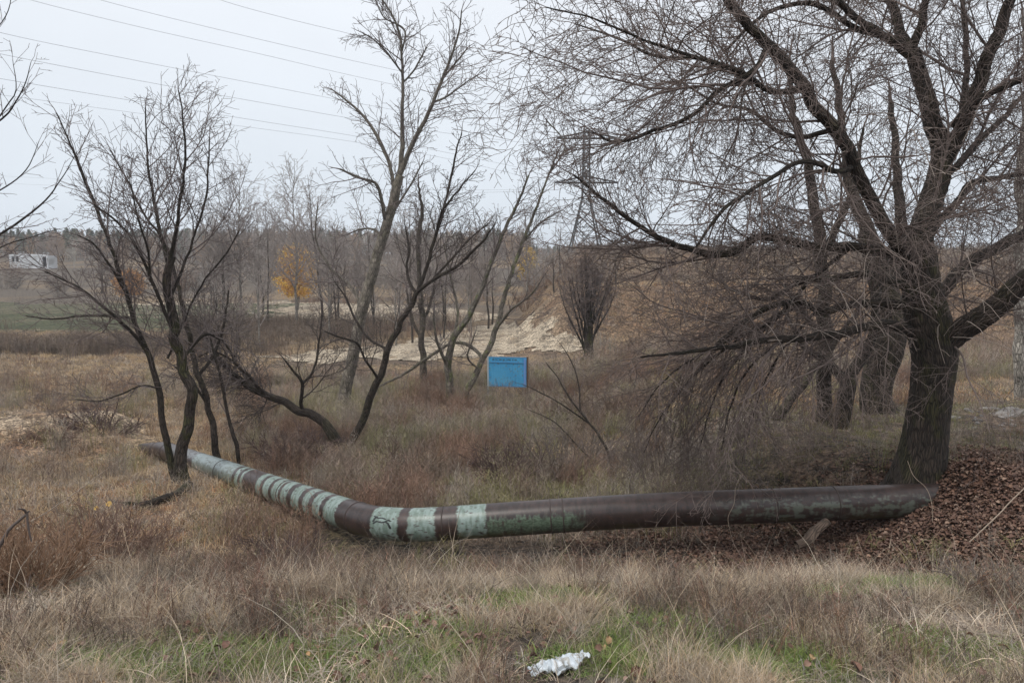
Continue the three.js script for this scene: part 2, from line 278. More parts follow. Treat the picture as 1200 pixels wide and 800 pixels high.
// one tree: limbs in photograph pixels [x, y, depth offset], widths in pixels
function tree(spec) {
  const R = rngOf(spec.seed), base = spec.base, D0 = -base.z;
  const t = thing(spec.name, spec.label, 'tree', base, spec.group);
  const tw = new Tubes();
  spec.limbs.forEach((L, li) => {
    const pts = L.p.map(([x, y, dd = 0]) => at(x, y, D0 + dd).sub(base));
    if (L.root) { pts[0] = V(pts[0].x * 1, -0.12, pts[0].z); }
    const rad = L.w.map((w, i) => Math.max(w * (L.root && !L.limb ? 1 : L.thick ?? spec.thick ?? 1) / 2 / 858 * (D0 + (L.p[i][2] ?? 0)), spec.P.rmin));
    const big = rad[0] > 0.14, { P, r, L: len } = limbCurve(pts, rad, big ? 0.06 : Math.max(0.09, len_hint(pts) / 60), L.root ? 0.02 : 0.12, R, spec.gnarl);
    const B = new Tubes(), off = R() * 100;
    const shape = big ? (an, l, tt) => 1 + 0.09 * (fbm(Math.cos(an) * 2.2 + off, Math.sin(an) * 2.2 + l * 0.5, 3) - 0.5) + 0.05 * (vnoise(an * 7 + off, l * 5.0 + vnoise(an * 3, l * 5)) - 0.5) * clamp(1.2 - 0) + (L.root ? 0.5 * Math.exp(-l / 0.28) * (0.6 + 0.6 * Math.cos(an * 5 + off)) * 0.55 : 0) : undefined;
    B.tube(P, r, big ? 40 : r[0] > 0.05 ? 10 : r[0] > 0.02 ? 7 : 5, { shape, color: barkColor((spec.moss ?? 0) * (L.root ? 1 : 0.5)), cap: L.stub });
    part(L.root && !L.limb ? 'trunk' : 'limb', B.geometry(big), L.mat ?? spec.bark, t); triangles += B.I.length / 3;
    // procedural growth along it
    const g = { ...spec.P, ...(L.P || {}) }, dens = (L.d ?? 1) * g.dens, n = Math.round(dens * len), t0 = L.from ?? (L.root ? 0.55 : 0.12);
    for (let i = 0; i < n; i++) {
      const tt = lerp(t0, 1, (i + R()) / n), k = Math.min(P.length - 2, Math.floor(tt * (P.length - 1)));
      const long = R() < (g.longs ?? 0.15) ? 1.7 : 1, dir = P[k + 1].clone().sub(P[k]).normalize(), l2 = lerp(g.len[0], g.len[1], R()) * lerp(1, 0.55, tt) * (L.l ?? 1) * long;
      const d2 = turned(dir, g.ang0 * (0.7 + 0.6 * R()), R); if (g.push) d2.add(V(...g.push)).normalize(); if (g.back) d2.z = -Math.abs(d2.z) * g.back;
      branch(tw, P[k].clone(), d2, l2, Math.max(g.rmin, Math.min(r[k] * 0.6, 0.0075 * l2 + g.rmin)), 0, g, R);
    }
    // the limb's own end
    if (!L.stub) { const e = P.length - 1, dir = P[e].clone().sub(P[e - 1]).normalize(); branch(tw, P[e].clone(), dir, g.len[0] * 0.9, Math.max(g.rmin, r[e] * 0.8), 1, g, R); }
  });
  for (const h of spec.hang ?? []) {                                                    // long pale stems hanging off the boughs
    const HB = new Tubes(); for (let i = 0; i < h.n; i++) { const q = at(lerp(h.x[0], h.x[1], R()), lerp(h.y[0], h.y[1], R()), D0 + lerp(h.d[0], h.d[1], R())).sub(base); const P1 = { ...spec.P, rmin: 0.0045, levels: 1, seg: [0.14, 0.12], wob: [0.3, 0.4], trop: [-1.1, -0.8], kids: [1.2, 1], ratio: [0.4], ang: [0.5] }; const dr = randDir(R); dr.y = Math.abs(dr.y) * 0.4 - 0.1; branch(HB, q, dr.normalize(), h.len * (0.5 + 0.8 * R()), 0.0075, 0, P1, R); }
    const hm = part('hanging_stems', HB.geometry(), M.twigVine, t); hm.userData.kind = 'stuff'; hm.userData.label = 'pale thin stems hanging from the boughs'; triangles += HB.I.length / 3;
  }
  const m = part('twigs', tw.geometry(), spec.twig, t); m.userData.kind = 'stuff'; triangles += tw.I.length / 3;
  return t;
}
function len_hint(pts) { let s = 0; for (let i = 1; i < pts.length; i++) s += pts[i].distanceTo(pts[i - 1]); return s; }
// growth habits. levels counts from 0 (first branch off a limb)
const habit = (o) => ({ seg: [0.18, 0.12, 0.09, 0.08], wob: [0.35, 0.4, 0.45, 0.5], trop: [0.15, 0.1, 0.1, 0.1], kids: [5, 7, 9, 9], ang: [0.75, 0.75, 0.8, 0.8], ratio: [0.55, 0.5, 0.5, 0.5], rmin: 0.004, levels: 2, dens: 3, len: [0.5, 1.6], ang0: 0.8, ...o });
// ───────────────────────── the near trees ─────────────────────────
const slim = habit({ rmin: 0.005, levels: 2, dens: 3.2, len: [0.5, 1.5], trop: [0.35, 0.25, 0.15, 0.1], kids: [4, 6, 8], ang0: 0.7 });
{ // the big old tree on the right
  const base = onGround(1076, 566); base.y -= 0.05;
  const P = habit({ rmin: 0.0038, levels: 3, dens: 7.0, len: [0.8, 2.2], trop: [-0.02, -0.14, -0.3, -0.35], kids: [4.6, 6, 7, 6], ratio: [0.62, 0.55, 0.52], ang: [0.75, 0.8, 0.8], ang0: 0.9, wob: [0.4, 0.42, 0.45, 0.5], floor: base });
  const up = { ...P, trop: [0.1, 0.0, -0.12, -0.2] };
  const droop = { ...P, trop: [-0.35, -0.6, -0.6, -0.4], len: [1.1, 2.5], kids: [4.2, 5.4, 5.2, 4], dens: 5, rmin: 0.0034, ang0: 0.75, ang: [0.6, 0.65, 0.7], wob: [0.6, 0.7, 0.7, 0.7], push: [-0.4, -0.3, -0.25], back: 0.8 };
  tree({ name: 'bare_tree', label: 'biggest old bare tree, thick dark trunk behind the right end of the pipe', seed: 11, base, bark: M.barkDark, twig: M.twigRed, moss: 0.55, P, thick: 0.72, hang: [{ n: 110, x: [900, 1170], y: [130, 400], d: [-1.6, 0.2], len: 1.1 }, { n: 50, x: [830, 1000], y: [270, 420], d: [-1.4, 0.4], len: 1.0 }], limbs: [
    { p: [[1075, 568], [1079, 540], [1084, 500], [1089, 455], [1092, 420], [1086, 385], [1078, 345], [1072, 300], [1072, 265]], w: [64, 53, 47, 45, 49, 50, 44, 37, 29], root: true, d: 0.5, from: 0.6, stub: true },
    // leaders
    { p: [[1074, 320], [1082, 270], [1094, 230, 0.2], [1106, 195, 0.3], [1096, 150, 0.3], [1080, 100, 0.4], [1066, 58, 0.4]], w: [40, 38, 36, 34, 28, 24, 22], P: up, d: 0.7, stub: true },
    { p: [[1068, 62, 0.4], [1056, 30, 0.5], [1040, -10, 0.6], [1020, -70, 0.8]], w: [17, 14, 12, 8], P: up },
    { p: [[1067, 60, 0.4], [1082, 22, 0.2], [1092, -15, 0], [1110, -80, -0.2]], w: [15, 12, 10, 7], P: up },
    { p: [[1066, 64, 0.4], [1040, 44, 0.1], [1010, 25, -0.3], [985, 4, -0.6], [950, -20, -0.9]], w: [15, 13, 11, 10, 7], P: up },
    { p: [[1046, 46, 0.1], [1000, 30, -0.2], [955, 5, -0.4], [915, 8, -0.6], [880, 30, -0.9], [850, 60, -1.1]], w: [10, 9, 8, 7, 5, 3], P },
    { p: [[1070, 310], [1052, 288, -0.3], [1030, 245, -0.6], [1005, 200, -0.8], [975, 150, -1.0], [940, 102, -1.2], [900, 52, -1.4], [870, 20, -1.6], [838, -15, -1.8]], w: [26, 22, 21, 20, 20, 19, 17, 15, 12], P, d: 1.3 },
    { p: [[1104, 196, 0.3], [1126, 150, 0.1], [1150, 90, -0.1], [1172, 35, -0.3], [1192, -15, -0.5]], w: [24, 22, 20, 18, 14], P: up },
    { p: [[1122, 158, 0.1], [1132, 110, 0.4], [1133, 60, 0.6], [1128, 0, 0.8], [1125, -40, 1]], w: [11, 10, 8, 7, 5], P: up },
    { p: [[1120, 146, 0.1], [1150, 115, -0.4], [1180, 100, -0.7], [1215, 88, -1]], w: [15, 12, 10, 8], P: up },
    { p: [[1110, 205, 0.3], [1135, 180, 0.6], [1165, 150, 0.9], [1205, 105, 1.2]], w: [12, 11, 9, 6], P: up },
    { p: [[1080, 290], [1110, 250, 0.4], [1140, 215, 0.7], [1180, 206, 0.9], [1230, 200, 1]], w: [14, 12, 10, 8, 6], P: up },
    // the big limb leaving to the right
    { p: [[1094, 425], [1118, 398, -0.2], [1148, 376, -0.5], [1180, 350, -0.8], [1215, 318, -1.1], [1260, 285, -1.3]], w: [40, 38, 36, 34, 32, 28], P: up, d: 0.9 },
    { p: [[1080, 370], [1105, 335, 0.4], [1140, 305, 0.7], [1175, 285, 0.9], [1220, 262, 1.1]], w: [22, 20, 18, 17, 14], P: up },
    // low limbs to the left
    { p: [[1068, 310], [1040, 297, -0.3], [1000, 288, -0.6], [955, 288, -0.8], [920, 280, -0.9], [890, 277, -1], [862, 295, -1.1], [835, 298, -1.2], [800, 290, -1.3], [765, 275, -1.4], [730, 250, -1.5], [700, 228, -1.6], [672, 205, -1.7]], w: [20, 17, 15, 14, 13, 13, 12, 12, 10, 8, 7, 5, 3], d: 1.4 },
    { p: [[1068, 358], [1030, 357, 0.3], [990, 358, 0.5], [965, 366, 0.6], [940, 356, 0.7], [905, 358, 0.8], [870, 378, 0.8], [840, 405, 0.7]], w: [18, 15, 13, 12, 11, 10, 9, 6] },
    { p: [[1070, 388], [1040, 381, -0.4], [1010, 384, -0.7], [975, 393, -0.9], [930, 396, -1.1], [890, 400, -1.3], [850, 407, -1.4], [805, 412, -1.5], [750, 418, -1.6]], w: [18, 16, 14, 13, 12, 10, 8, 6, 3], d: 1.2 },
    { p: [[1000, 195, -0.8], [980, 200, -1.3], [940, 190, -1.8], [900, 210, -2.1], [850, 245, -2.4], [815, 290, -2.6]], w: [10, 9, 8, 7, 6, 4], d: 1.3 },
    { p: [[938, 105, -1.2], [905, 106, -1.4], [870, 85, -1.6], [830, 72, -1.8], [785, 58, -2], [740, 40, -2.2], [690, 20, -2.4], [640, 8, -2.5]], w: [11, 9, 8, 6, 5, 4, 3, 2] },
    { p: [[900, 55, -1.4], [880, 85, -1.6], [850, 100, -1.7], [812, 134, -1.8], [775, 150, -1.9], [722, 166, -2], [695, 155, -2.1]], w: [10, 9, 8, 7, 6, 5, 3] },
    { p: [[905, 108, -1.3], [870, 88, -0.9], [825, 70, -0.6], [770, 66, -0.4], [725, 45, -0.3], [675, 28, -0.2]], w: [8, 7, 6, 5, 4, 2] },
    { p: [[975, 152, -1], [945, 160, -0.5], [915, 155, -0.2], [880, 130, 0.1], [840, 120, 0.3], [795, 95, 0.4]], w: [9, 8, 7, 6, 4, 3] },
    { p: [[1060, 335], [1020, 320, 0.9], [985, 325, 1.3], [940, 330, 1.6], [900, 350, 1.8], [860, 340, 1.9]], w: [14, 12, 10, 9, 7, 5] },
    // the drooping fan of twigs
    { p: [[905, 378, 0.9], [870, 395, 1.0], [830, 425, 1.1], [795, 460, 1.1], [768, 500, 1.1], [755, 530, 1.1]], w: [8, 7, 6, 5, 4, 2], P: droop, d: 1.2, thick: 0.42 },
    { p: [[1000, 288, 0.3], [965, 315, 0.5], [935, 345, 0.7], [905, 378, 0.9], [878, 405, 1.0], [850, 440, 1.1], [832, 480, 1.2], [822, 520, 1.2]], w: [12, 11, 10, 9, 8, 6, 5, 3], P: droop, d: 1, thick: 0.42 },
    { p: [[940, 356, 1.4], [905, 375, 1.2], [870, 392, 1.1], [835, 408, 1.0], [800, 428, 0.9], [770, 455, 0.8], [748, 488, 0.8]], w: [9, 8, 7, 6, 5, 4, 3], P: droop, d: 1.4, thick: 0.42 },
    { p: [[930, 396, -0.2], [900, 410, 0.1], [872, 440, 0.3], [855, 480, 0.4], [845, 530, 0.5]], w: [8, 7, 6, 5, 3], P: droop, d: 0.9, thick: 0.42 },
    { p: [[955, 366, 1.5], [925, 400, 1.4], [900, 440, 1.4], [882, 490, 1.4], [870, 540, 1.4]], w: [7, 6, 5, 4, 3], P: droop, d: 0.7, thick: 0.42 },
  ] });
}
{ // left tree whose stems cross the pipe
  const base = onGround(214, 566); base.y -= 0.03;
  const P = habit({ rmin: 0.005, levels: 2, dens: 6, len: [0.5, 1.9], trop: [0.35, 0.25, 0.15], kids: [5, 6.5, 7], ang0: 0.75 });
  tree({ name: 'bare_tree', label: 'two stemmed mossy bare tree standing in front of the left part of the pipe', seed: 23, base, bark: M.barkDark, twig: M.twigMid, moss: 0.7, thick: 0.66, P, limbs: [
    { p: [[214, 568], [213, 540], [217, 515], [223, 480], [223, 455], [215, 430], [207, 400], [200, 360], [196, 325], [200, 300]], w: [17, 14, 13, 12, 12, 12, 11, 10, 9, 8], root: true, d: 0.5, from: 0.5 },
    { p: [[198, 318], [190, 285, 0.2], [180, 240, 0.4], [174, 200, 0.5], [171, 165, 0.6], [170, 125, 0.7]], w: [7, 7, 5, 4, 3, 2] },
    { p: [[200, 302], [206, 265, -0.2], [213, 220, -0.3], [217, 180, -0.4], [214, 140, -0.5], [209, 105, -0.6]], w: [7, 6, 5, 4, 3, 2] },
    { p: [[201, 345], [214, 312, 0.3], [228, 275, 0.5], [240, 235, 0.6], [244, 195, 0.7], [245, 160, 0.8]], w: [6, 5, 4, 4, 3, 2] },
    { p: [[190, 280, 0.2], [165, 245, 0.5], [145, 205, 0.7], [128, 175, 0.8]], w: [4, 4, 3, 2] },
    { p: [[206, 548], [196, 520], [191, 490], [188, 462], [180, 435], [168, 405], [158, 378], [148, 345], [138, 312], [126, 280], [112, 245], [95, 200], [80, 165], [66, 132]], w: [13, 12, 11, 11, 10, 9, 8, 7, 7, 6, 6, 5, 3, 2], root: true, limb: true, d: 0.9, from: 0.3 },
    { p: [[172, 412], [150, 385, -0.3], [122, 362, -0.6], [98, 340, -0.8], [72, 327, -1], [52, 318, -1.1]], w: [7, 6, 5, 4, 3, 2] },
    { p: [[150, 372], [120, 370, 0.5], [88, 371, 0.8], [60, 374, 1], [30, 370, 1.1]], w: [5, 5, 4, 3, 2] },
    { p: [[148, 345], [128, 310, -0.2], [108, 285, -0.4], [90, 275, -0.6]], w: [5, 4, 3, 2] },
    { p: [[206, 398], [190, 360, -0.2], [176, 325, -0.4], [160, 290, -0.6], [140, 262, -0.8], [110, 240, -1]], w: [7, 6, 6, 5, 4, 3] },
    { p: [[176, 325, -0.4], [172, 290, -0.7], [160, 250, -0.9], [152, 215, -1]], w: [4, 4, 3, 2] },
    { p: [[212, 425], [226, 405, 0.3], [242, 392, 0.5], [258, 398, 0.6], [275, 418, 0.7]], w: [7, 6, 5, 4, 3], P: { trop: [-0.4, -0.3, -0.2] } },
    { p: [[186, 455], [165, 452, -0.3], [140, 462, -0.5], [115, 470, -0.6], [88, 468, -0.7]], w: [4, 3, 3, 2, 2] },
    { p: [[196, 420], [215, 375, 0.4], [235, 335, 0.7], [262, 300, 0.9], [280, 270, 1]], w: [4, 4, 3, 3, 2] },
  ] });
}
{
  const base = onGround(256, 541);
  tree({ name: 'bare_tree', label: 'thin dark bare stem rising just behind the pipe, right of the two crossing trunks', seed: 29, base, bark: M.barkDark, twig: M.twigMid, moss: 0.3, P: { ...slim, rmin: 0.006 }, limbs: [
    { p: [[257, 542], [250, 512], [244, 480], [236, 452], [228, 425], [222, 395], [214, 360], [205, 320], [196, 290]], w: [9, 8, 7, 7, 6, 6, 5, 4, 3], root: true, d: 0.8, from: 0.4 },
    { p: [[232, 440], [250, 415, 0.4], [262, 380, 0.6], [268, 340, 0.8]], w: [4, 4, 3, 2] }, { p: [[240, 470], [222, 445, -0.4], [205, 430, -0.7]], w: [3, 3, 2] } ] });
  const b2 = onGround(281, 546);
  tree({ name: 'bare_tree', label: 'thinnest leaning stem behind the pipe, left of the striped part', seed: 31, base: b2, bark: M.barkDark, twig: M.twigMid, moss: 0.2, P: { ...slim, rmin: 0.006 }, limbs: [
    { p: [[281, 547], [275, 515], [268, 490], [262, 465], [255, 430], [246, 395]], w: [5, 5, 4, 4, 3, 2], root: true, d: 0.8, from: 0.4 } ] });
}
{ // V-shaped tree
  const base = onGround(400, 524); base.y -= 0.03;
  const P = habit({ rmin: 0.006, levels: 2, dens: 5.2, len: [0.5, 1.9], trop: [0.3, 0.2, 0.1], kids: [5, 6.5, 6], ang0: 0.75 });
  const hang = { ...P, trop: [-0.1, -0.3, -0.3], dens: 11, len: [0.7, 2.1], kids: [5, 7, 7], longs: 0.3 };
  tree({ name: 'bare_tree', label: 'dark bare tree forked low into a V, left arm leaning far over the scrub', seed: 37, base, bark: M.barkDark, twig: M.twigDark, moss: 0.35, thick: 0.7, P, limbs: [
    { p: [[399, 526], [393, 514], [380, 497], [365, 487], [348, 480], [330, 469], [312, 463], [292, 453], [275, 440], [258, 422], [245, 402], [236, 386]], w: [15, 13, 11, 10.5, 10, 9, 8, 7, 6, 5, 4, 3], root: true, d: 0.6, from: 0.4, P: hang },
    { p: [[404, 523], [415, 510], [424, 494], [432, 472], [443, 444], [454, 412], [466, 386], [480, 360], [490, 340]], w: [15, 14, 13, 13, 12, 11, 10, 9, 8], root: true, limb: true, d: 0.4, from: 0.6, stub: true },
    { p: [[490, 341], [497, 318], [506, 292], [514, 265], [521, 240], [528, 210, 0.3], [534, 180, 0.5], [541, 155, 0.6]], w: [7, 6, 6, 5, 4, 4, 3, 2] },
    { p: [[490, 341], [506, 328, -0.3], [530, 315, -0.6], [548, 300, -0.8], [566, 282, -1], [580, 262, -1.1]], w: [7, 6, 5, 5, 4, 2] },
    { p: [[508, 326, -0.3], [530, 302, 0], [550, 280, 0.2], [572, 262, 0.3]], w: [4, 4, 3, 2] },
    { p: [[488, 344], [480, 332, 0.3], [477, 312, 0.6], [479, 288, 0.8], [474, 262, 1]], w: [6, 5, 4, 4, 2] },
    { p: [[511, 275, 0], [517, 250, -0.4], [535, 225, -0.6], [556, 200, -0.8]], w: [4, 4, 3, 2] },
    { p: [[455, 410], [430, 395, 0.4], [415, 372, 0.7], [405, 350, 0.9], [392, 330, 1]], w: [5, 4, 4, 3, 2] },
    { p: [[443, 444], [430, 425, -0.4], [418, 402, -0.8], [398, 395, -1], [380, 388, -1.2]], w: [5, 4, 4, 3, 2] },
    { p: [[353, 482], [353, 462, -0.2], [353, 448, -0.3], [344, 436, -0.4], [334, 422, -0.5]], w: [7, 6, 6, 4, 3] },
    { p: [[354, 450, -0.3], [366, 436, -0.1], [372, 415, 0.1], [375, 390, 0.3], [378, 362, 0.5]], w: [5, 4, 4, 3, 2] },
    { p: [[312, 463], [290, 440, -0.4], [268, 420, -0.6], [248, 412, -0.8], [232, 418, -0.9]], w: [6, 5, 4, 4, 3], P: hang },
    { p: [[330, 468], [300, 452, 0.5], [280, 432, 0.8], [262, 400, 1], [240, 378, 1.1]], w: [5, 5, 4, 3, 2], P: hang },
  ] });
}
{ // tall pale tree
  const base = onGround(400, 486);
  const P = habit({ rmin: 0.008, levels: 2, dens: 6, len: [0.5, 1.9], trop: [0.12, 0.05, 0], kids: [3.2, 4.5, 6], ang0: 0.8 });
  tree({ name: 'bare_tree', label: 'tallest pale barked bare tree, its two tops reaching the upper edge of the sky', seed: 41, base, bark: M.barkPale, twig: M.twigMid, moss: 0.1, gnarl: 0.35, thick: 0.7, P, limbs: [
    { p: [[399, 488], [405, 456], [412, 425], [418, 396], [425, 360], [436, 322], [446, 285], [455, 255], [463, 228], [468, 205]], w: [16, 14, 14, 13, 13, 12, 12, 11, 11, 9], root: true, d: 0.4, from: 0.6, stub: true },
    { p: [[468, 208], [471, 175], [471, 140], [472, 105], [471, 70], [468, 40], [458, 15], [444, -5], [430, -20]], w: [9, 8, 6, 5, 4, 4, 3, 2, 2] },
    { p: [[471, 60], [474, 35, 0.2], [450, 20, 0.3], [440, 0, 0.4]], w: [3, 3, 2, 2] },
    { p: [[468, 206], [482, 172, -0.3], [494, 148, -0.4], [508, 118, -0.5], [520, 88, -0.6], [530, 62, -0.7], [538, 35, -0.8], [541, 12, -0.9]], w: [9, 8, 7, 6, 5, 4, 3, 2] },
    { p: [[519, 92, -0.6], [535, 72, -0.2], [548, 56, 0]], w: [3, 3, 2] },
    { p: [[462, 230], [457, 195, 0.3], [448, 172, 0.5], [436, 150, 0.7], [420, 130, 0.8], [404, 116, 0.9], [388, 104, 1]], w: [7, 6, 6, 5, 4, 3, 2] },
    { p: [[471, 85], [452, 60, -0.4], [436, 45, -0.6], [424, 38, -0.7]], w: [3, 3, 2, 2] },
    { p: [[471, 98], [485, 82, 0.4], [500, 55, 0.6]], w: [3, 3, 2] },
    { p: [[452, 262], [447, 235, -0.4], [440, 215, -0.7], [420, 208, -0.9], [398, 198, -1.1]], w: [7, 6, 5, 4, 3] },
    { p: [[447, 282], [440, 270, 0.5], [425, 268, 0.9], [405, 275, 1.2]], w: [5, 4, 3, 2] },
    { p: [[455, 256], [466, 240, 0.6], [482, 215, 1], [495, 190, 1.2]], w: [5, 4, 3, 2] },
    { p: [[507, 120, -0.5], [525, 112, 0], [548, 95, 0.4], [560, 88, 0.5]], w: [4, 3, 2, 2] },
    { p: [[425, 360], [410, 335, 0.6], [388, 315, 1], [370, 280, 1.3], [372, 240, 1.5]], w: [5, 4, 4, 3, 2] },
  ] });
}
{ // pair by the blue board
  const base = onGround(530, 478);
  const P = habit({ rmin: 0.008, levels: 2, dens: 4.5, len: [0.6, 1.9], trop: [0.15, 0.1, 0], kids: [3, 4.5, 6], ang0: 0.75 });
  tree({ name: 'bare_tree', label: 'bare tree with two spreading pale grey trunks just left of the blue board', seed: 43, base, bark: M.barkPale, twig: M.twigMid, moss: 0.55, thick: 0.75, gnarl: 0.5, P, limbs: [
    { p: [[528, 480], [527, 462], [527, 445], [524, 428], [528, 408], [535, 390], [548, 372], [560, 350], [570, 322], [580, 296], [592, 268], [608, 235], [620, 205]], w: [12, 10, 9, 9, 8, 8, 7, 6, 5, 5, 4, 3, 2], root: true, d: 0.8, from: 0.5 },
    { p: [[536, 480], [546, 460], [556, 442], [566, 420], [576, 400], [585, 372], [592, 345], [602, 312], [614, 280], [628, 245], [640, 212], [655, 175]], w: [12, 10, 10, 9, 9, 8, 7, 6, 5, 4, 3, 2], root: true, limb: true, d: 0.8, from: 0.45 },
    { p: [[524, 430], [516, 410, -0.5], [510, 392, -0.8], [508, 368, -1]], w: [6, 5, 4, 3] },
    { p: [[534, 392], [536, 360, 0.6], [528, 325, 1], [520, 285, 1.3]], w: [5, 4, 3, 2] },
    { p: [[566, 420], [550, 405, 0.6], [530, 402, 1], [500, 420, 1.3], [470, 440, 1.5], [445, 452, 1.7]], w: [6, 6, 5, 5, 4, 3], d: 0.5 },
    { p: [[581, 385], [600, 362, -0.5], [622, 345, -0.9], [640, 320, -1.2]], w: [5, 4, 3, 2] },
    { p: [[560, 432], [548, 418, -0.5], [556, 392, -0.8]], w: [3, 3, 2] },
    { p: [[614, 282], [632, 262, 0.4], [655, 248, 0.7]], w: [3, 3, 2] },
    { p: [[645, 202], [662, 170, 0.2], [640, 140, 0.4]], w: [3, 2, 2] },
  ] });
  const b2 = onGround(497, 452);
  tree({ name: 'bare_tree', label: 'slim upright grey tree between the V shaped tree and the blue board', seed: 47, base: b2, bark: M.barkMid, twig: M.twigMid, moss: 0.2, P: { ...P, rmin: 0.01, len: [0.7, 1.8] }, limbs: [
    { p: [[498, 454], [496, 430], [494, 400], [494, 370], [491, 330], [490, 290], [494, 250], [490, 215]], w: [10, 8, 7, 7, 5, 5, 4, 2], root: true, d: 1.1, from: 0.35 },
    { p: [[494, 400], [482, 370, 0.5], [476, 340, 0.8]], w: [4, 3, 2] }, { p: [[493, 380], [506, 350, 0.5], [512, 310, 0.8]], w: [4, 3, 2] } ] });
}
{ // broom-shaped tree right of the board
  const base = onGround(690, 420);
  const P = habit({ rmin: 0.010, levels: 2, dens: 4.0, len: [0.5, 1.8], trop: [0.4, 0.2, 0.1], kids: [4, 5, 4], ang0: 0.6 });
  const limbs = [{ p: [[690, 422], [690, 405], [690, 385], [689, 360], [688, 330], [686, 300]], w: [13, 11, 9, 6, 4, 2], root: true, from: 0.3 }];
  const R = rngOf(77);
  for (let i = 0; i < 17; i++) { const s = (i - 8) / 8, x0 = 690 + s * 5, y0 = 410 - R() * 36, e = 690 + s * (26 + R() * 14), y1 = 300 + Math.abs(s) * 26 + R() * 14; limbs.push({ p: [[x0, y0, 0], [lerp(x0, e, 0.35), lerp(y0, y1, 0.3), R() - 0.5], [lerp(x0, e, 0.75), lerp(y0, y1, 0.65), R() * 2 - 1], [e, y1, R() * 3 - 1.5]], w: [3.4, 2.6, 1.6, 0.8] }); }
  tree({ name: 'bare_tree', label: 'broom shaped bare tree with dense upright branches right of the blue board', seed: 53, base, bark: M.barkDark, twig: M.twigMid, moss: 0.8, thick: 0.8, P, limbs });
}
{ // trees behind the big one
  const P = habit({ rmin: 0.006, levels: 2, dens: 2.0, len: [0.6, 1.9], trop: [0.1, 0, -0.1], kids: [3.5, 5, 6], ang0: 0.85 });
  const b1 = onGround(1034, 484);
  tree({ name: 'bare_tree', label: 'stout dark curved trunk standing just left behind the big tree', seed: 59, base: b1, bark: M.barkDark, twig: M.twigRed, moss: 0.3, P, limbs: [
    { p: [[1033, 487], [1029, 465], [1032, 440], [1040, 410], [1044, 380], [1040, 345], [1028, 310], [1015, 270]], w: [36, 34, 35, 38, 36, 32, 26, 20], root: true, d: 0.3, from: 0.6 },
    { p: [[1022, 290], [1005, 240], [992, 190], [985, 130], [975, 70]], w: [16, 14, 11, 8, 5] }, { p: [[1040, 350], [1052, 300], [1056, 250], [1050, 190], [1045, 120]], w: [18, 15, 12, 9, 6] } ] });
  const b2 = onGround(966, 498);
  tree({ name: 'bare_tree', label: 'straight dark trunk left of the forked one, under the big tree limbs', seed: 61, base: b2, bark: M.barkDark, twig: M.twigRed, moss: 0.35, P, limbs: [
    { p: [[966, 501], [966, 470], [967, 430], [967, 390], [965, 345], [962, 300], [955, 250], [945, 190], [930, 130], [925, 70]], w: [19, 17, 16, 16, 15, 14, 12, 10, 7, 4], root: true, d: 0.6, from: 0.45 },
    { p: [[962, 300], [985, 260], [1000, 220], [1012, 150]], w: [9, 8, 6, 3] }, { p: [[966, 400], [948, 375], [930, 350], [915, 330]], w: [7, 6, 5, 3] } ] });
  const b3 = onGround(984, 502);
  tree({ name: 'bare_tree', label: 'short dark trunk forked like a Y, between the straight trunk and the stout curved one', seed: 67, base: b3, bark: M.barkDark, twig: M.twigRed, moss: 0.45, P, limbs: [
    { p: [[980, 504], [986, 480], [990, 455], [994, 440]], w: [20, 18, 19, 17], root: true, d: 0, stub: true },
    { p: [[990, 446], [975, 428], [958, 418], [942, 405], [930, 385], [920, 360]], w: [12, 10, 9, 7, 5, 4] },
    { p: [[992, 444], [1006, 424], [1016, 405], [1024, 380], [1030, 340], [1042, 290]], w: [14, 13, 11, 9, 7, 4] } ] });
  const b4 = onGround(908, 492);
  tree({ name: 'leaning_trunk', label: 'thin grey dead trunk leaning right, left of the straight dark trunk', seed: 71, base: b4, bark: M.barkMid, twig: M.twigMid, moss: 0.3, P: { ...P, levels: 1, dens: 0.8 }, limbs: [
    { p: [[906, 494], [920, 478], [936, 460], [950, 440], [975, 410], [1000, 370]], w: [12, 11, 10, 9, 6, 4], root: true, d: 1, from: 0.5 } ] });
  const b5 = onGround(1196, 470);
  tree({ name: 'birch_tree', label: 'pale grey trunk at the right edge of the picture behind the rubble', seed: 73, base: b5, bark: M.barkBirch, twig: M.twigRed, moss: 0, P, limbs: [
    { p: [[1197, 474], [1196, 430], [1196, 380], [1195, 330], [1196, 280], [1198, 200], [1204, 100], [1200, 20]], w: [13, 12, 12, 11, 10, 9, 7, 4], root: true, d: 0.8, from: 0.4 } ] });
}
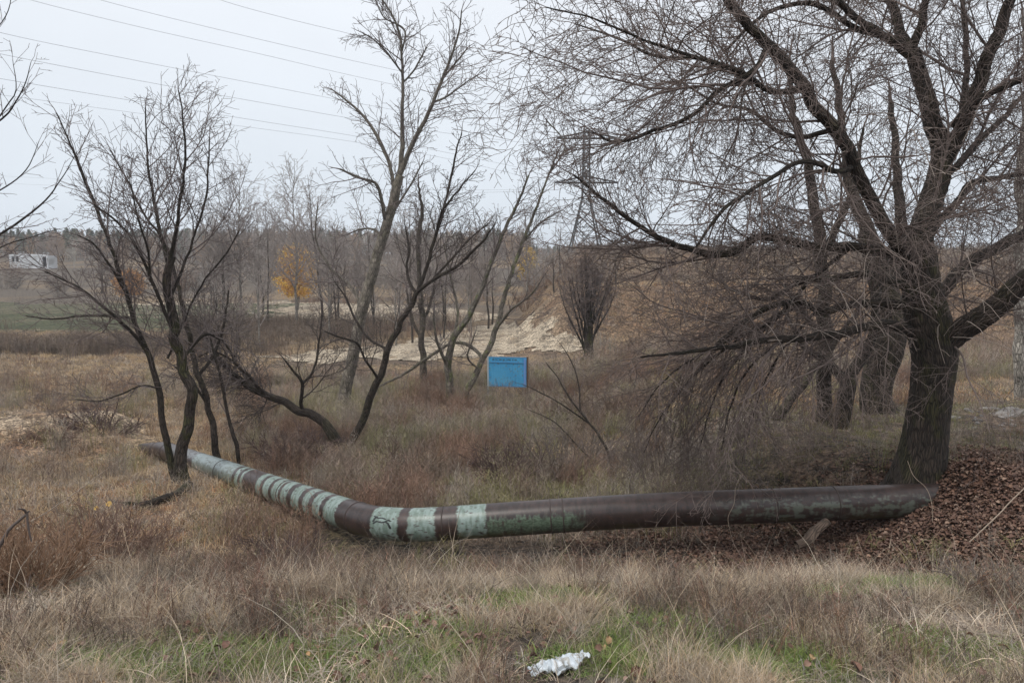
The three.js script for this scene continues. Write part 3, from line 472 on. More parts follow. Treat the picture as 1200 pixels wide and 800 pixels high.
{ // the tree off the left edge, branches reaching in
  const P = habit({ rmin: 0.0032, levels: 2, dens: 4.5, len: [0.3, 1.0], trop: [0.5, 0.4, 0.3], kids: [5, 6, 5], ang0: 0.7 });
  const base = V(-8.6, groundY(-8.6, 10), -10);
  tree({ name: 'bare_tree', label: 'branches of a bare tree reaching in from the left edge of the sky', seed: 79, base, bark: M.barkDark, twig: M.twigMid, moss: 0.2, thick: 0.6, P, limbs: [
    { p: [[-138, 715], [-132, 600], [-128, 500], [-130, 400], [-135, 280], [-140, 150]], w: [26, 22, 20, 18, 14, 10], root: true, d: 0.3, from: 0.8 },
    { p: [[-130, 380], [-60, 310, 0], [0, 275, 0.1], [28, 255, 0.1], [52, 235, 0.2], [70, 212, 0.2], [90, 178, 0.3]], w: [10, 7, 4.5, 4, 3, 2, 1] },
    { p: [[-134, 300], [-70, 255], [-20, 232], [10, 216], [30, 198], [46, 165]], w: [7, 5, 3, 2.5, 2, 1] },
    { p: [[-136, 260], [-60, 190, 0.3], [-15, 152, 0.3], [12, 128, 0.3], [28, 100, 0.3], [36, 72, 0.3]], w: [8, 6, 4, 3, 2, 1] },
    { p: [[-15, 155, 0.3], [10, 120, 0.4], [18, 108, 0.4], [14, 70, 0.5]], w: [3, 2.5, 2, 1] },
    { p: [[-130, 420], [-60, 330, 0.5], [0, 290, 0.5], [45, 275, 0.5], [70, 268, 0.5]], w: [6, 5, 2.5, 2, 1] },
    { p: [[-138, 200], [-60, 90, 0.2], [-10, 40, 0.2], [10, 10, 0.2], [12, -20, 0.2]], w: [6, 5, 2, 1.5, 1] },
  ] });
}
// ───────────────────────── shrubs and saplings ─────────────────────────
{
  const base = onGround(724, 562); base.z -= 0.35; base.y = groundY(base.x, -base.z);
  tree({ name: 'sapling', label: 'thin bare sapling leaning left behind the middle of the pipe', seed: 83, base, bark: M.barkMid, twig: M.twigMid, moss: 0, thick: 0.7, P: habit({ rmin: 0.0038, levels: 2, dens: 4, len: [0.3, 1.0], trop: [0.3, 0.2, 0.1], kids: [4, 6, 5], ang0: 0.7 }), limbs: [
    { p: [[724, 580], [718, 548], [708, 520], [694, 500], [680, 482], [666, 464], [652, 440], [640, 425]], w: [4, 3.6, 3.2, 2.8, 2.4, 2, 1.4, 0.8], root: true, d: 0.8, from: 0.3 },
    { p: [[680, 482], [678, 450, 0.2], [668, 420, 0.3], [655, 400, 0.4]], w: [3, 2.5, 2, 1] },
    { p: [[690, 496], [660, 475, -0.3], [630, 458, -0.4], [612, 450, -0.5]], w: [3, 2.5, 2, 1] },
    { p: [[720, 556], [690, 535, 0.3], [670, 515, 0.4], [650, 495, 0.5], [620, 480, 0.6]], w: [3, 2.5, 2, 2, 1] } ] });
}
function shrub(label, x, y, hPx, wPx, mat, seed, n = 26, opts = {}) {
  const base = onGround(x, y), D = -base.z, h = hPx / 858 * D, w = wPx / 858 * D, R = rngOf(seed), t = thing('shrub', label, 'shrub', base, opts.group);
  const B = new Tubes(), T = new Tubes(), P = habit({ rmin: 0.0028 * Math.max(1, D / 9), levels: 1, seg: [0.14, 0.1], trop: [0.4, 0.3], kids: [opts.kids ?? 9, 6], ratio: [0.45], wob: [0.45, 0.5], ang: [0.6, 0.6] });
  for (let i = 0; i < n; i++) {
    const a = R() * 6.28, k = Math.sqrt(R()), s = V(Math.cos(a) * w * 0.2 * k, -0.03, Math.sin(a) * w * 0.2 * k); s.y = groundY(base.x + s.x, D - s.z) - base.y - 0.03;
    const dir = V(Math.cos(a) * k * w / h * 0.8, 1, Math.sin(a) * k * w / h * 0.8).normalize();
    const r0 = P.rmin * 2.2, pts = [s], d = dir.clone(), q = s.clone(), L = h * (0.65 + 0.4 * R());
    for (let j = 0; j < 6; j++) { d.x += (R() - 0.5) * 0.3; d.z += (R() - 0.5) * 0.3; d.normalize(); q.addScaledVector(d, L / 6); pts.push(q.clone()); }
    B.tube(pts, pts.map((_, j) => lerp(r0, P.rmin, j / 6)), 4);
    for (let j = 0; j < (opts.side ?? 9); j++) { const k2 = Math.min(5, Math.floor((0.15 + 0.85 * R()) * 6)); branch(T, pts[k2].clone(), turned(pts[k2 + 1].clone().sub(pts[k2]).normalize(), 0.55 + 0.4 * R(), R), L * (0.18 + 0.28 * R()), P.rmin * 1.3, 0, P, R); }
  }
  const st = part('stems', B.geometry(), mat, t); st.userData.kind = 'stuff';
  const tw = part('twigs', T.geometry(), mat, t); tw.userData.kind = 'stuff'; triangles += (B.I.length + T.I.length) / 3;
  return t;
}
M.shrubRed = twigMat(0.18, 0.113, 0.086); M.shrubRust = twigMat(0.255, 0.158, 0.10); M.shrubPurple = twigMat(0.105, 0.07, 0.062); M.shrubGrey = twigMat(0.17, 0.14, 0.12); M.shrubBrown = twigMat(0.15, 0.108, 0.08);
shrub('low reddish brown shrub at the lower left behind the pale grass', 128, 668, 84, 150, M.shrubRed, 101, 64, { side: 12 });
shrub('rusty orange brown shrub at the left edge above the pale grass', 34, 695, 100, 130, M.shrubRust, 102, 64, { side: 12 });
shrub('dark purplish shrub under the leaning arm of the V shaped tree', 340, 545, 52, 95, M.shrubPurple, 103, 36);
shrub('dark brown shrub right of the foot of the V shaped tree', 478, 560, 55, 90, M.shrubBrown, 104, 30);
shrub('dark reddish shrub below the blue board, left of the sapling', 590, 570, 66, 90, M.shrubPurple, 105, 34);
shrub('grey brown shrub close behind the pipe, below and right of the blue board', 660, 565, 78, 110, M.shrubGrey, 106, 34);
shrub('dark shrub in front of the pipe below its striped part', 330, 672, 62, 110, M.shrubPurple, 107, 48);
shrub('brown shrub on the slope right of the blue board', 690, 500, 60, 120, M.shrubBrown, 108, 30);
shrub('grey shrub under the drooping twigs of the big tree', 770, 560, 70, 110, M.shrubGrey, 109, 34);
shrub('dense brown shrub left of the pipe bend on the grassy slope', 120, 505, 40, 110, M.shrubPurple, 110, 30);
shrub('small brown shrub in the sandy gully at the left', 68, 516, 26, 66, M.shrubRed, 111, 24);
shrub('brown twiggy shrub below the bend of the pipe, right of the dark one', 470, 684, 50, 130, M.shrubBrown, 112, 46);
shrub('grey brown low shrub in front of the painted end bands of the pipe', 600, 676, 40, 120, M.shrubGrey, 113, 40);
shrub('reddish brown shrub beyond the pipe, above its bend', 430, 590, 46, 120, M.shrubRed, 114, 40);
shrub('small grey shrub at the foot of the leaf slope near the right edge', 1168, 702, 60, 110, M.shrubGrey, 115, 40);
// ───────────────────────── the pipeline ─────────────────────────
{
  const Rp = 0.265;
  const K = [at(128, 531, 26.5), at(192, 527.5, 22), at(452, 618, 11.35), at(735, 598.5, 11.15), at(1050, 587, 11.25), at(1200, 584, 11.35)];
  const curve = new THREE.CurvePath(), cut = (a, b, d) => a.clone().addScaledVector(b.clone().sub(a).normalize(), d);
  const bends = [0.55, 0.95, 1.2, 1.0]; let prev = K[0]; const marks = [];
  for (let i = 1; i < K.length - 1; i++) { const p = cut(K[i], K[i - 1], bends[i - 1]), q = cut(K[i], K[i + 1], bends[i - 1]); curve.add(new THREE.LineCurve3(prev, p)); marks.push(curve.getLength()); curve.add(new THREE.QuadraticBezierCurve3(p, K[i], q)); curve.updateArcLengths?.(); marks.push(0); prev = q; }
  curve.add(new THREE.LineCurve3(prev, K[K.length - 1]));
  const lens = curve.curves.map((c) => c.getLength()), total = lens.reduce((a, b) => a + b, 0);
  const pointAt = (s) => { let i = 0; while (i < lens.length - 1 && s > lens[i]) s -= lens[i++]; return curve.curves[i].getPointAt(clamp(s / lens[i])); };
  const sAt = []; for (let i = 0; i <= 1500; i++) { const s = i / 1500 * total; sAt.push([pixelOf(pointAt(s))[0], s]); }
  const sOf = (x) => { let i = 0; while (i < 1499 && sAt[i + 1][0] < x) i++; return lerp(sAt[i][1], sAt[i + 1][1], clamp((x - sAt[i][0]) / (sAt[i + 1][0] - sAt[i][0] || 1))); };
  // old brown paint, bands and stains of pale green paint, and a black brush mark
  const bands = [[236, 284, 0.75], [287, 291], [294, 296.5], [312.5, 318], [321, 328.5], [331.5, 340], [342.5, 350], [355, 364.5], [369, 376], [380.5, 389.5], [394, 408], [446, 474], [484, 513], [537.5, 571]].map(([a, b, k]) => [sOf(a), sOf(b), k ?? 1]);
  const sOf281 = sOf(281), smear0 = sOf(570), smear1 = sOf(690), dull0 = sOf(800), dull1 = sOf(1120), whit0 = sOf(196), whit1 = sOf(236);
  // the brush mark: strokes in (metres along, angle round)
  const m0 = sOf(459), strokes = [[[-0.17, 0.72], [-0.10, 0.62], [-0.02, 0.66], [0.04, 0.60]], [[-0.17, 0.40], [-0.15, 0.62], [-0.12, 0.70]], [[-0.16, 0.28], [-0.11, 0.43], [-0.02, 0.38], [0.05, 0.45], [0.10, 0.36], [0.12, 0.22], [0.14, 0.08]], [[0.05, 0.46], [0.10, 0.56], [0.13, 0.50]]];
  const segs = strokes.flatMap((s) => s.slice(1).map((b, i) => [s[i], b]));
  const segDist = (x, y) => { let d = 9; for (const [a, b] of segs) { const vx = b[0] - a[0], vy = (b[1] - a[1]) * 0.5, t = clamp(((x - a[0]) * vx + (y - a[1]) * 0.5 * vy) / (vx * vx + vy * vy)); d = Math.min(d, Math.hypot(x - a[0] - vx * t, (y - a[1]) * 0.5 - vy * t)); } return d; };
  const map = tex(2048, 384, (u, v) => {
    const s = u * total, a = v * Math.PI * 2 > Math.PI ? v * Math.PI * 2 - Math.PI * 2 : v * Math.PI * 2;   // angle above the camera-side horizontal
    const n = fbm(s * 9, a * 6, 4), f = fbm(s * 40, a * 22, 3), drip = fbm(s * 26, a * 2.2, 4), big = fbm(s * 1.6 + 9, a * 1.2, 3);
    let c = mixc([0.245, 0.205, 0.200], [0.185, 0.158, 0.152], smooth(0.35, 0.65, drip)); c = mixc(c, [0.30, 0.25, 0.235], 0.5 * smooth(0.5, 0.75, big));
    c = mixc(c, [0.30, 0.20, 0.155], 0.5 * smooth(0.60, 0.72, f));                                                     // rust flecks
    const mint = mixc([0.535, 0.60, 0.58], [0.43, 0.495, 0.46], smooth(0.35, 0.65, drip));
    let k = 0; const ragged = (fbm(a * 7 + 3, s * 2, 3) - 0.5) * 0.07;
    for (const [p, q, w] of bands) k = Math.max(k, w * smooth(p - 0.015, p + 0.015, s + ragged) * (1 - smooth(q - 0.015, q + 0.015, s + ragged)));
    k *= 1 - 0.85 * smooth(0.66, 0.76, fbm(s * 14 + 7, a * 8, 4));                                                     // flaked
    c = mixc(c, mint, k);
    const smear = smooth(smear0, smear0 + 0.05, s) * (1 - smooth(smear1 - 0.3, smear1, s + (drip - 0.5) * 0.6)) * (1 - smooth(0.30, 0.55, a + (drip - 0.5) * 0.9)) * smooth(-0.95, -0.6, a + (drip - 0.5) * 0.6);
    c = mixc(c, mixc([0.40, 0.47, 0.40], [0.27, 0.32, 0.27], smooth(0.4, 0.6, f)), smear * smooth(0.30, 0.5, n * 0.5 + drip * 0.6) * 0.95);
    const dull = smooth(dull0, dull0 + 1, s) * smooth(-1.1, -0.5, a) * (1 - smooth(0.5, 0.9, a + (drip - 0.5)));
    c = mixc(c, [0.40, 0.43, 0.39], dull * smooth(0.42, 0.60, n * 0.6 + drip * 0.4) * 0.85);
    const wh = smooth(whit0 - 0.6, whit1, s) * (1 - smooth(sOf281, sOf281 + 0.3, s)) * smooth(0.35, 0.8, a + (n - 0.5)) * 0.55; c = mixc(c, [0.62, 0.68, 0.70], wh * smooth(0.3, 0.5, n));
    const moss = smooth(-0.30, -0.85, a + (n - 0.5) * 0.9) * smooth(0.42, 0.6, big + (s < sOf281 + 4 ? 0.12 : 0)); c = mixc(c, [0.27, 0.27, 0.15], moss * 0.6);
    if (Math.abs(s - m0) < 0.4 && a > 0 && a < 0.9) c = mixc(c, [0.08, 0.08, 0.08], 0.92 * (1 - smooth(0.012, 0.022, segDist(s - m0, a) + (f - 0.5) * 0.008)));
    const g = 0.92 + 0.16 * f; return [c[0] * g, c[1] * g, c[2] * g];
  }, true);
  map.wrapS = THREE.ClampToEdgeWrapping;
  const paint = new THREE.MeshStandardMaterial({ map, roughness: 0.36, metalness: 0.0 });
  const t = thing('pipeline', 'long dark pipe with pale green painted bands, bending across the hollow above the grass', 'pipe', [0, 0, 0]);
  const section = (s0, s1) => {
    const n = Math.max(6, Math.round((s1 - s0) / 0.12)), S = 56, P = [], N = [], U = [], I = [];
    for (let i = 0; i <= n; i++) {
      const s = lerp(s0, s1, i / n), p = pointAt(s), d = pointAt(Math.min(total, s + 0.03)).sub(pointAt(Math.max(0, s - 0.03))).normalize(), side = V(-d.z, 0, d.x).normalize().multiplyScalar(-1), up = V().crossVectors(side, d).normalize(); if (up.y < 0) up.negate();
      const out = side.clone(); if (out.z < 0) out.negate();                                                            // towards the road
      for (let k = 0; k <= S; k++) { const v = k / S, a = v * 2 * Math.PI, nx = out.clone().multiplyScalar(Math.cos(a)).addScaledVector(up, Math.sin(a)), r = Rp * (1 + 0.006 * (fbm(s * 2, Math.cos(a) * 2 + 9, 2) - 0.5)); P.push(p.x + nx.x * r, p.y + nx.y * r, p.z + nx.z * r); N.push(nx.x, nx.y, nx.z); U.push(s / total, v); }
    }
    for (let i = 0; i < n; i++) for (let k = 0; k < S; k++) { const a = i * (S + 1) + k, b = a + 1, c = a + S + 1, e = c + 1; I.push(a, c, b, b, c, e); }
    const g = new THREE.BufferGeometry(); g.setAttribute('position', new THREE.Float32BufferAttribute(P, 3)); g.setAttribute('normal', new THREE.Float32BufferAttribute(N, 3)); g.setAttribute('uv', new THREE.Float32BufferAttribute(U, 2)); g.setIndex(I); return g;
  };
  let s = 0; const names = ['straight_section', 'bend'], weld = M.plain(0.06, 0.045, 0.04, 0.6);
  const joint = (q) => { const d = pointAt(q + 0.02).sub(pointAt(q - 0.02)).normalize(), m = part('weld_seam', new THREE.TorusGeometry(Rp + 0.001, 0.011, 6, 56), weld, t); m.position.copy(pointAt(q)); m.quaternion.setFromUnitVectors(V(0, 0, 1), d); };
  lens.forEach((L, i) => { part(names[i % 2], section(s, s + L), paint, t); s += L; if (i < lens.length - 1) joint(s); });
  for (const x of [262, 338, 660, 905]) joint(sOf(x));
}
// ───────────────────────── logs, sticks, hanging stems ─────────────────────────
function stick(name, label, cat, pts, w, mat, o = {}) {
  const base = pts[0].clone(), R = rngOf(o.seed ?? 5), t = thing(name, label, cat, base, o.group), loc = pts.map((p) => p.clone().sub(base)), rad = w.map((x) => x / 2);
  const { P, r } = limbCurve(loc, rad, o.spacing ?? 0.06, o.wob ?? 0.35, R), B = new Tubes(); B.tube(P, r, o.sides ?? 7, { cap: true, color: barkColor(o.moss ?? 0), shape: o.shape });
  part(o.part ?? 'stem', B.geometry(!!o.shape), mat, t);
  for (const f of o.forks ?? []) { const F = new Tubes(), q = limbCurve(f.p.map((p) => p.clone().sub(base)), f.w.map((x) => x / 2), 0.05, 0.4, R); F.tube(q.P, q.r, 5, { cap: true, color: barkColor(0) }); part('side_branch', F.geometry(), mat, t); }
  return t;
}
const gp = (x, y, up = 0) => { const p = onGround(x, y); p.y += up; return p; };
M.woodGrey = bark(0.20, 0.155, 0.13, 0.01); M.stickPale = new THREE.MeshStandardMaterial({ color: new THREE.Color().setRGB(0.33, 0.265, 0.205), roughness: 0.9, vertexColors: true }); M.stickDark = new THREE.MeshStandardMaterial({ color: new THREE.Color().setRGB(0.13, 0.105, 0.095), roughness: 0.9, vertexColors: true });
stick('log', 'short split grey log propped under the right part of the pipe', 'log', [at(934, 640, 10.45), at(950, 628, 10.55), at(972, 611, 10.75)], [0.16, 0.19, 0.15], M.woodGrey, { sides: 14, wob: 0.08, part: 'wood', spacing: 0.04, shape: (an, l) => (Math.sin(an) > 0.25 ? 0.62 : 1) * (1 + 0.12 * (vnoise(an * 4, l * 3) - 0.5)) });
stick('fallen_trunk', 'mossy thin trunk lying on the ground left of the two crossing trunks', 'log', [gp(222, 574, 0.12), gp(205, 584, 0.1), gp(180, 592, 0.07), gp(150, 594, 0.05), gp(128, 588, 0.04)], [0.2, 0.17, 0.13, 0.09, 0.05], M.barkDark, { moss: 0.9, sides: 9, seed: 3, wob: 0.25 });
stick('dead_stem', 'long pale dead stem lying across the grassy slope below the pipe end', 'stick', [gp(20, 640, 0.3), gp(60, 612, 0.25), gp(105, 575, 0.2), gp(155, 532, 0.15)], [0.03, 0.026, 0.02, 0.012], M.stickPale, { seed: 8 });
stick('dead_stem', 'long pale dead stem lying on the brown leaves at the right edge', 'stick', [gp(1136, 642, 0.08), gp(1165, 617, 0.12), gp(1205, 583, 0.2)], [0.016, 0.018, 0.012], M.stickPale, { seed: 9 });
stick('stick', 'thin dark forked stick standing above the white plastic scrap', 'stick', [at(596, 796, 4.4), at(618, 779, 4.5), at(635, 764, 4.6), at(650, 748, 4.7), at(656, 728, 4.75)], [0.012, 0.011, 0.010, 0.008, 0.004], M.stickDark, { seed: 10, forks: [{ p: [at(642, 757, 4.65), at(641, 742, 4.68), at(640, 730, 4.7)], w: [0.006, 0.005, 0.003] }] });
stick('broken_branch', 'dark snapped branch sticking out at the left edge above the rusty shrub', 'branch', [at(-34, 722, 5.6), at(-16, 664, 5.6), at(0, 641, 5.6), at(12, 618, 5.6), at(30, 601, 5.6), at(33, 598, 5.6)], [0.04, 0.036, 0.032, 0.026, 0.02, 0.015], M.stickDark, { seed: 12, forks: [{ p: [at(30, 601, 5.6), at(26, 597, 5.55), at(20, 597, 5.5)], w: [0.02, 0.018, 0.01] }, { p: [at(31, 600, 5.6), at(32, 615, 5.6), at(35, 634, 5.6)], w: [0.022, 0.018, 0.014] }] });
stick('dead_stem', 'pale thin dead stem hanging over the middle of the pipe', 'stick', [at(868, 556, 10.85), at(862, 572, 10.82), at(861, 590, 10.8), at(854, 606, 10.8), at(856, 624, 10.75), at(862, 642, 10.7)], [0.007, 0.008, 0.008, 0.007, 0.006, 0.003], M.stickPale, { seed: 13, spacing: 0.03 });
stick('dead_stem', 'pale bent stem leaning on the pipe in front of the big trunk', 'stick', [at(1064, 540, 10.9), at(1072, 558, 10.7), at(1086, 572, 10.6), at(1092, 590, 10.5), at(1094, 612, 10.3)], [0.007, 0.008, 0.008, 0.007, 0.006], M.stickPale, { seed: 14, spacing: 0.03 });
stick('dead_stem', 'thin pale stem standing in the leaves under the right part of the pipe', 'stick', [gp(1018, 672), at(1012, 650, 8.9), at(1004, 626, 9.0)], [0.012, 0.01, 0.005], M.stickPale, { seed: 15 });
stick('dead_stem', 'tall stalk standing before the second painted band of the pipe', 'stick', [gp(528, 668), at(532, 632, 10.7), at(539, 596, 10.7)], [0.014, 0.012, 0.006], M.stickPale, { seed: 16 });
// ───────────────────────── blue board ─────────────────────────
{
  const b = gp(595, 465), D = -b.z, px = D / 858, w = 46 * px, y0 = at(595, 453, D).y - b.y, y1 = at(595, 419, D).y - b.y;
  const t = thing('sign_board', 'bright blue metal board on posts standing in the brown scrub', 'board', b);
  t.rotation.y = -0.16;
  const blue = new THREE.MeshStandardMaterial({ roughness: 0.6, map: tex(256, 192, (u, v) => { const n = fbm(u * 7, v * 5, 4), s = fbm(u * 60, v * 3, 3), f = fbm(u * 26, v * 26, 3); let c = mixc([0.26, 0.61, 0.81], [0.36, 0.68, 0.84], n); c = mixc(c, [0.20, 0.54, 0.76], 0.5 * smooth(0.5, 0.75, s)); c = mixc(c, [0.45, 0.42, 0.42], 0.8 * smooth(0.70, 0.78, f)); return c; }, true) });
  const frame = M.plain(0.09, 0.26, 0.46, 0.6), grey = M.plain(0.42, 0.47, 0.48, 0.7), rust = M.plain(0.12, 0.075, 0.05, 0.8), pale = M.plain(0.55, 0.6, 0.62, 0.7), ink = M.plain(0.05, 0.17, 0.28, 0.7);
  const bx = (name, W2, H2, Z2, x, y, z, m) => { const q = part(name, new THREE.BoxGeometry(W2, H2, Z2), m, t); q.position.set(x, y, z); return q; };
  bx('panel', w, y1 - y0, 0.05, 0, (y0 + y1) / 2, 0, blue);
  const hS = y1 - y0;
  bx('top_rail', w - 0.02, 0.035, 0.06, 0, y1 + 0.015, 0, frame); bx('bottom_rail', w - 0.04, 0.05, 0.08, 0.02, y0 + 0.02, 0.003, frame);
  bx('stiffener', w - 0.1, 0.035, 0.03, 0, y1 - hS * 0.17, 0.038, frame);
  bx('post', 0.07, y1 + 0.05 + 0.3, 0.07, -w / 2 - 0.03, (y1 + 0.05 - 0.3) / 2, 0.0, grey); bx('post', 0.08, y1 + 0.06 + 0.3, 0.10, w / 2 + 0.03, (y1 + 0.06 - 0.3) / 2, 0.0, rust);
  bx('edge_strip', 0.10, hS - 0.12, 0.03, w / 2 - 0.10, (y0 + y1) / 2 + 0.01, 0.040, M.plain(0.16, 0.33, 0.68, 0.6));
  bx('base_plate', 0.34, 0.04, 0.22, -w / 2 - 0.03, 0.06, 0.0, pale);
  // worn dark characters along the top of the board, no longer readable
  const R = rngOf(91); let x = -w / 2 + 0.24; for (let i = 0; i < 8; i++) { const cw = 0.05 + R() * 0.08, m = part('worn_mark', new THREE.BoxGeometry(cw, 0.05 + R() * 0.04, 0.004), ink, t); m.position.set(x, y1 - hS * 0.07, 0.029); m.rotation.z = (R() - 0.5) * 0.5; x += cw + 0.04 + R() * 0.05; }
}
// ───────────────────────── white plastic scrap ─────────────────────────
{
  const b = gp(652, 784, 0.0), t = thing('plastic_bag', 'crumpled white plastic bag scrap lying on the near grass', 'plastic bag', b);
  const D = -b.z; const film = new THREE.MeshStandardMaterial({ roughness: 0.35, side: THREE.DoubleSide, map: tex(128, 128, (u, v) => { const n = fbm(u * 9, v * 9, 4), s = fbm(u * 4 + 5, v * 4, 3); return mixc(mixc([0.86, 0.89, 0.92], [0.70, 0.74, 0.76], n), [0.50, 0.46, 0.40], 0.6 * smooth(0.55, 0.7, s)); }, true) });
  const strip = (name, pix, wid, seed) => {
    const pts = pix.map(([x, y, u]) => { const p = at(x, y, D + (784 - y) * 0.006); const gy = groundY(p.x, -p.z); p.y = Math.max(p.y, gy + 0.03) + (u ?? 0); return p.sub(b); }), c = new THREE.CatmullRomCurve3(pts), n = 46, m = 22, P = [], U = [], I = [], A = V(), B2 = V();
    for (let i = 0; i <= n; i++) { const p = c.getPointAt(i / n), d = c.getTangentAt(i / n); A.crossVectors(d, V(0, 1, 0)).normalize(); B2.crossVectors(A, d).normalize(); const w = wid * (0.35 + 0.65 * Math.sin(Math.PI * clamp(0.06 + 0.9 * i / n))) * (0.75 + 0.5 * vnoise(i * 0.25, seed));
      for (let j = 0; j <= m; j++) { const a = (j / m - 0.5) * 4.3, f = 1 + 0.7 * (fbm(a * 1.6 + seed, i * 0.12, 2) - 0.5), cr = 0.017 * (Math.abs(fbm(i * 0.13 + seed, a * 1.5, 2) - 0.5) * 4.5 - 0.6); P.push(p.x + A.x * Math.sin(a) * w * f + B2.x * (Math.cos(a) * w * 0.36 * f + cr), p.y + A.y * Math.sin(a) * w * f + B2.y * (Math.cos(a) * w * 0.36 * f + cr), p.z + A.z * Math.sin(a) * w * f + B2.z * (Math.cos(a) * w * 0.36 * f + cr)); U.push(i / n * 2, j / m); } }
    for (let i = 0; i < n; i++) for (let j = 0; j < m; j++) { const a = i * (m + 1) + j; I.push(a, a + 1, a + m + 1, a + 1, a + m + 2, a + m + 1); }
    const g = new THREE.BufferGeometry(); g.setAttribute('position', new THREE.Float32BufferAttribute(P, 3)); g.setAttribute('uv', new THREE.Float32BufferAttribute(U, 2)); g.setIndex(I); g.computeVertexNormals(); part(name, g, film, t);
  };
  strip('bag_body', [[648, 806, 0.0], [657, 797, 0.02], [665, 789, 0.02], [672, 781, 0.03], [687, 770, 0.02]], 0.058, 3);
  strip('torn_flap', [[664, 789, 0.0], [650, 794, 0.02], [637, 796, 0.02], [620, 801, 0.0]], 0.052, 8);
}
// ───────────────────────── rubble ─────────────────────────
{
  const R = rngOf(303), conc = (k) => new THREE.MeshStandardMaterial({ roughness: 0.95, map: tex(64, 64, (u, v) => { const n = fbm(u * 8 + k * 9, v * 8, 4); const c = (0.28 + 0.36 * n) * k; return [c, c * 0.97, c * 0.94]; }, true) });
  const mats = [conc(1.05), conc(0.85), conc(1.2)];
  const rock = (sx, sy, sz, seed) => { const g = new THREE.IcosahedronGeometry(1, 2), p = g.attributes.position; for (let i = 0; i < p.count; i++) { const v = V().fromBufferAttribute(p, i); const q = V(Math.sign(v.x) * Math.abs(v.x) ** 0.55, Math.sign(v.y) * Math.abs(v.y) ** 0.55, Math.sign(v.z) * Math.abs(v.z) ** 0.55), k = 0.8 + 0.45 * fbm(v.x * 1.7 + seed, v.y * 1.7 + v.z * 1.3 + 4, 3); p.setXYZ(i, q.x * sx * k, q.y * sy * k, q.z * sz * k); } g.computeVertexNormals(); return g; };
  const slab = (label, x, y, w, h, d, tilt, yaw, m) => { const b = gp(x, y); const D = -b.z, k = D / 858; const o = new THREE.Mesh(rock(w * k / 2, h * k / 2, d * k / 2, x + y), mats[m]); o.name = numbered('concrete_slab'); o.position.copy(b); o.position.y += h * k * 0.4; o.rotation.set(0, yaw, tilt); o.castShadow = o.receiveShadow = true; scene.add(o); tag(o, label, 'concrete slab'); };
  slab('largest tilted grey concrete slab on the rubble by the right edge', 1182, 488, 32, 7, 26, 0.34, 0.25, 0);
  slab('flat pale plank shaped piece lying behind the rubble at the right', 1160, 480, 20, 3, 12, 0.02, 0.1, 2);
  slab('flat pale piece lying close right of the big trunk', 1117, 490, 16, 3, 12, 0.0, 0, 2);
  slab('small tilted pale piece between the big trunk and the rubble', 1136, 483, 11, 4, 8, -0.5, 0.2, 0);
  for (let i = 0; i < 36; i++) { const x = 1130 + Math.pow(R(), 0.6) * 76, y = 480 + R() * 24, b = gp(x, y), k = -b.z / 858, s = 2.5 + R() * R() * 9; const o = new THREE.Mesh(rock(s * k / 2 * (1 + R()), s * k / 2 * 0.6, s * k / 2, i * 3.1), mats[i % 3]); o.name = numbered('rubble_stone'); o.position.copy(b); o.position.y += s * k * 0.12; o.rotation.y = R() * 6; o.castShadow = o.receiveShadow = true; scene.add(o); tag(o, 'small pale broken stone scattered about the concrete slab by the right edge', 'stone', 'broken stones of the rubble heap'); }
}
// ───────────────────────── two yellow leaves ─────────────────────────
[[128, 603, 'larger bright yellow leaf above the reddish shrub at the left'], [113, 608, 'smaller yellow leaf left of the larger bright yellow one']].forEach(([x, y, l], i) => {
  const b = gp(x, y, 0.22), g = new THREE.CircleGeometry(0.055 - i * 0.012, 9), p = g.attributes.position; for (let k = 0; k < p.count; k++) p.setZ(k, Math.abs(p.getX(k)) * 0.5 - 0.01); g.computeVertexNormals();
  const o = new THREE.Mesh(g, new THREE.MeshStandardMaterial({ color: new THREE.Color().setRGB(0.72, 0.46, 0.12), side: THREE.DoubleSide, roughness: 0.8 })); o.name = numbered('yellow_leaf'); o.position.copy(b); o.rotation.set(-0.5, 0.3, 0.4); scene.add(o); tag(o, l, 'leaf');
});
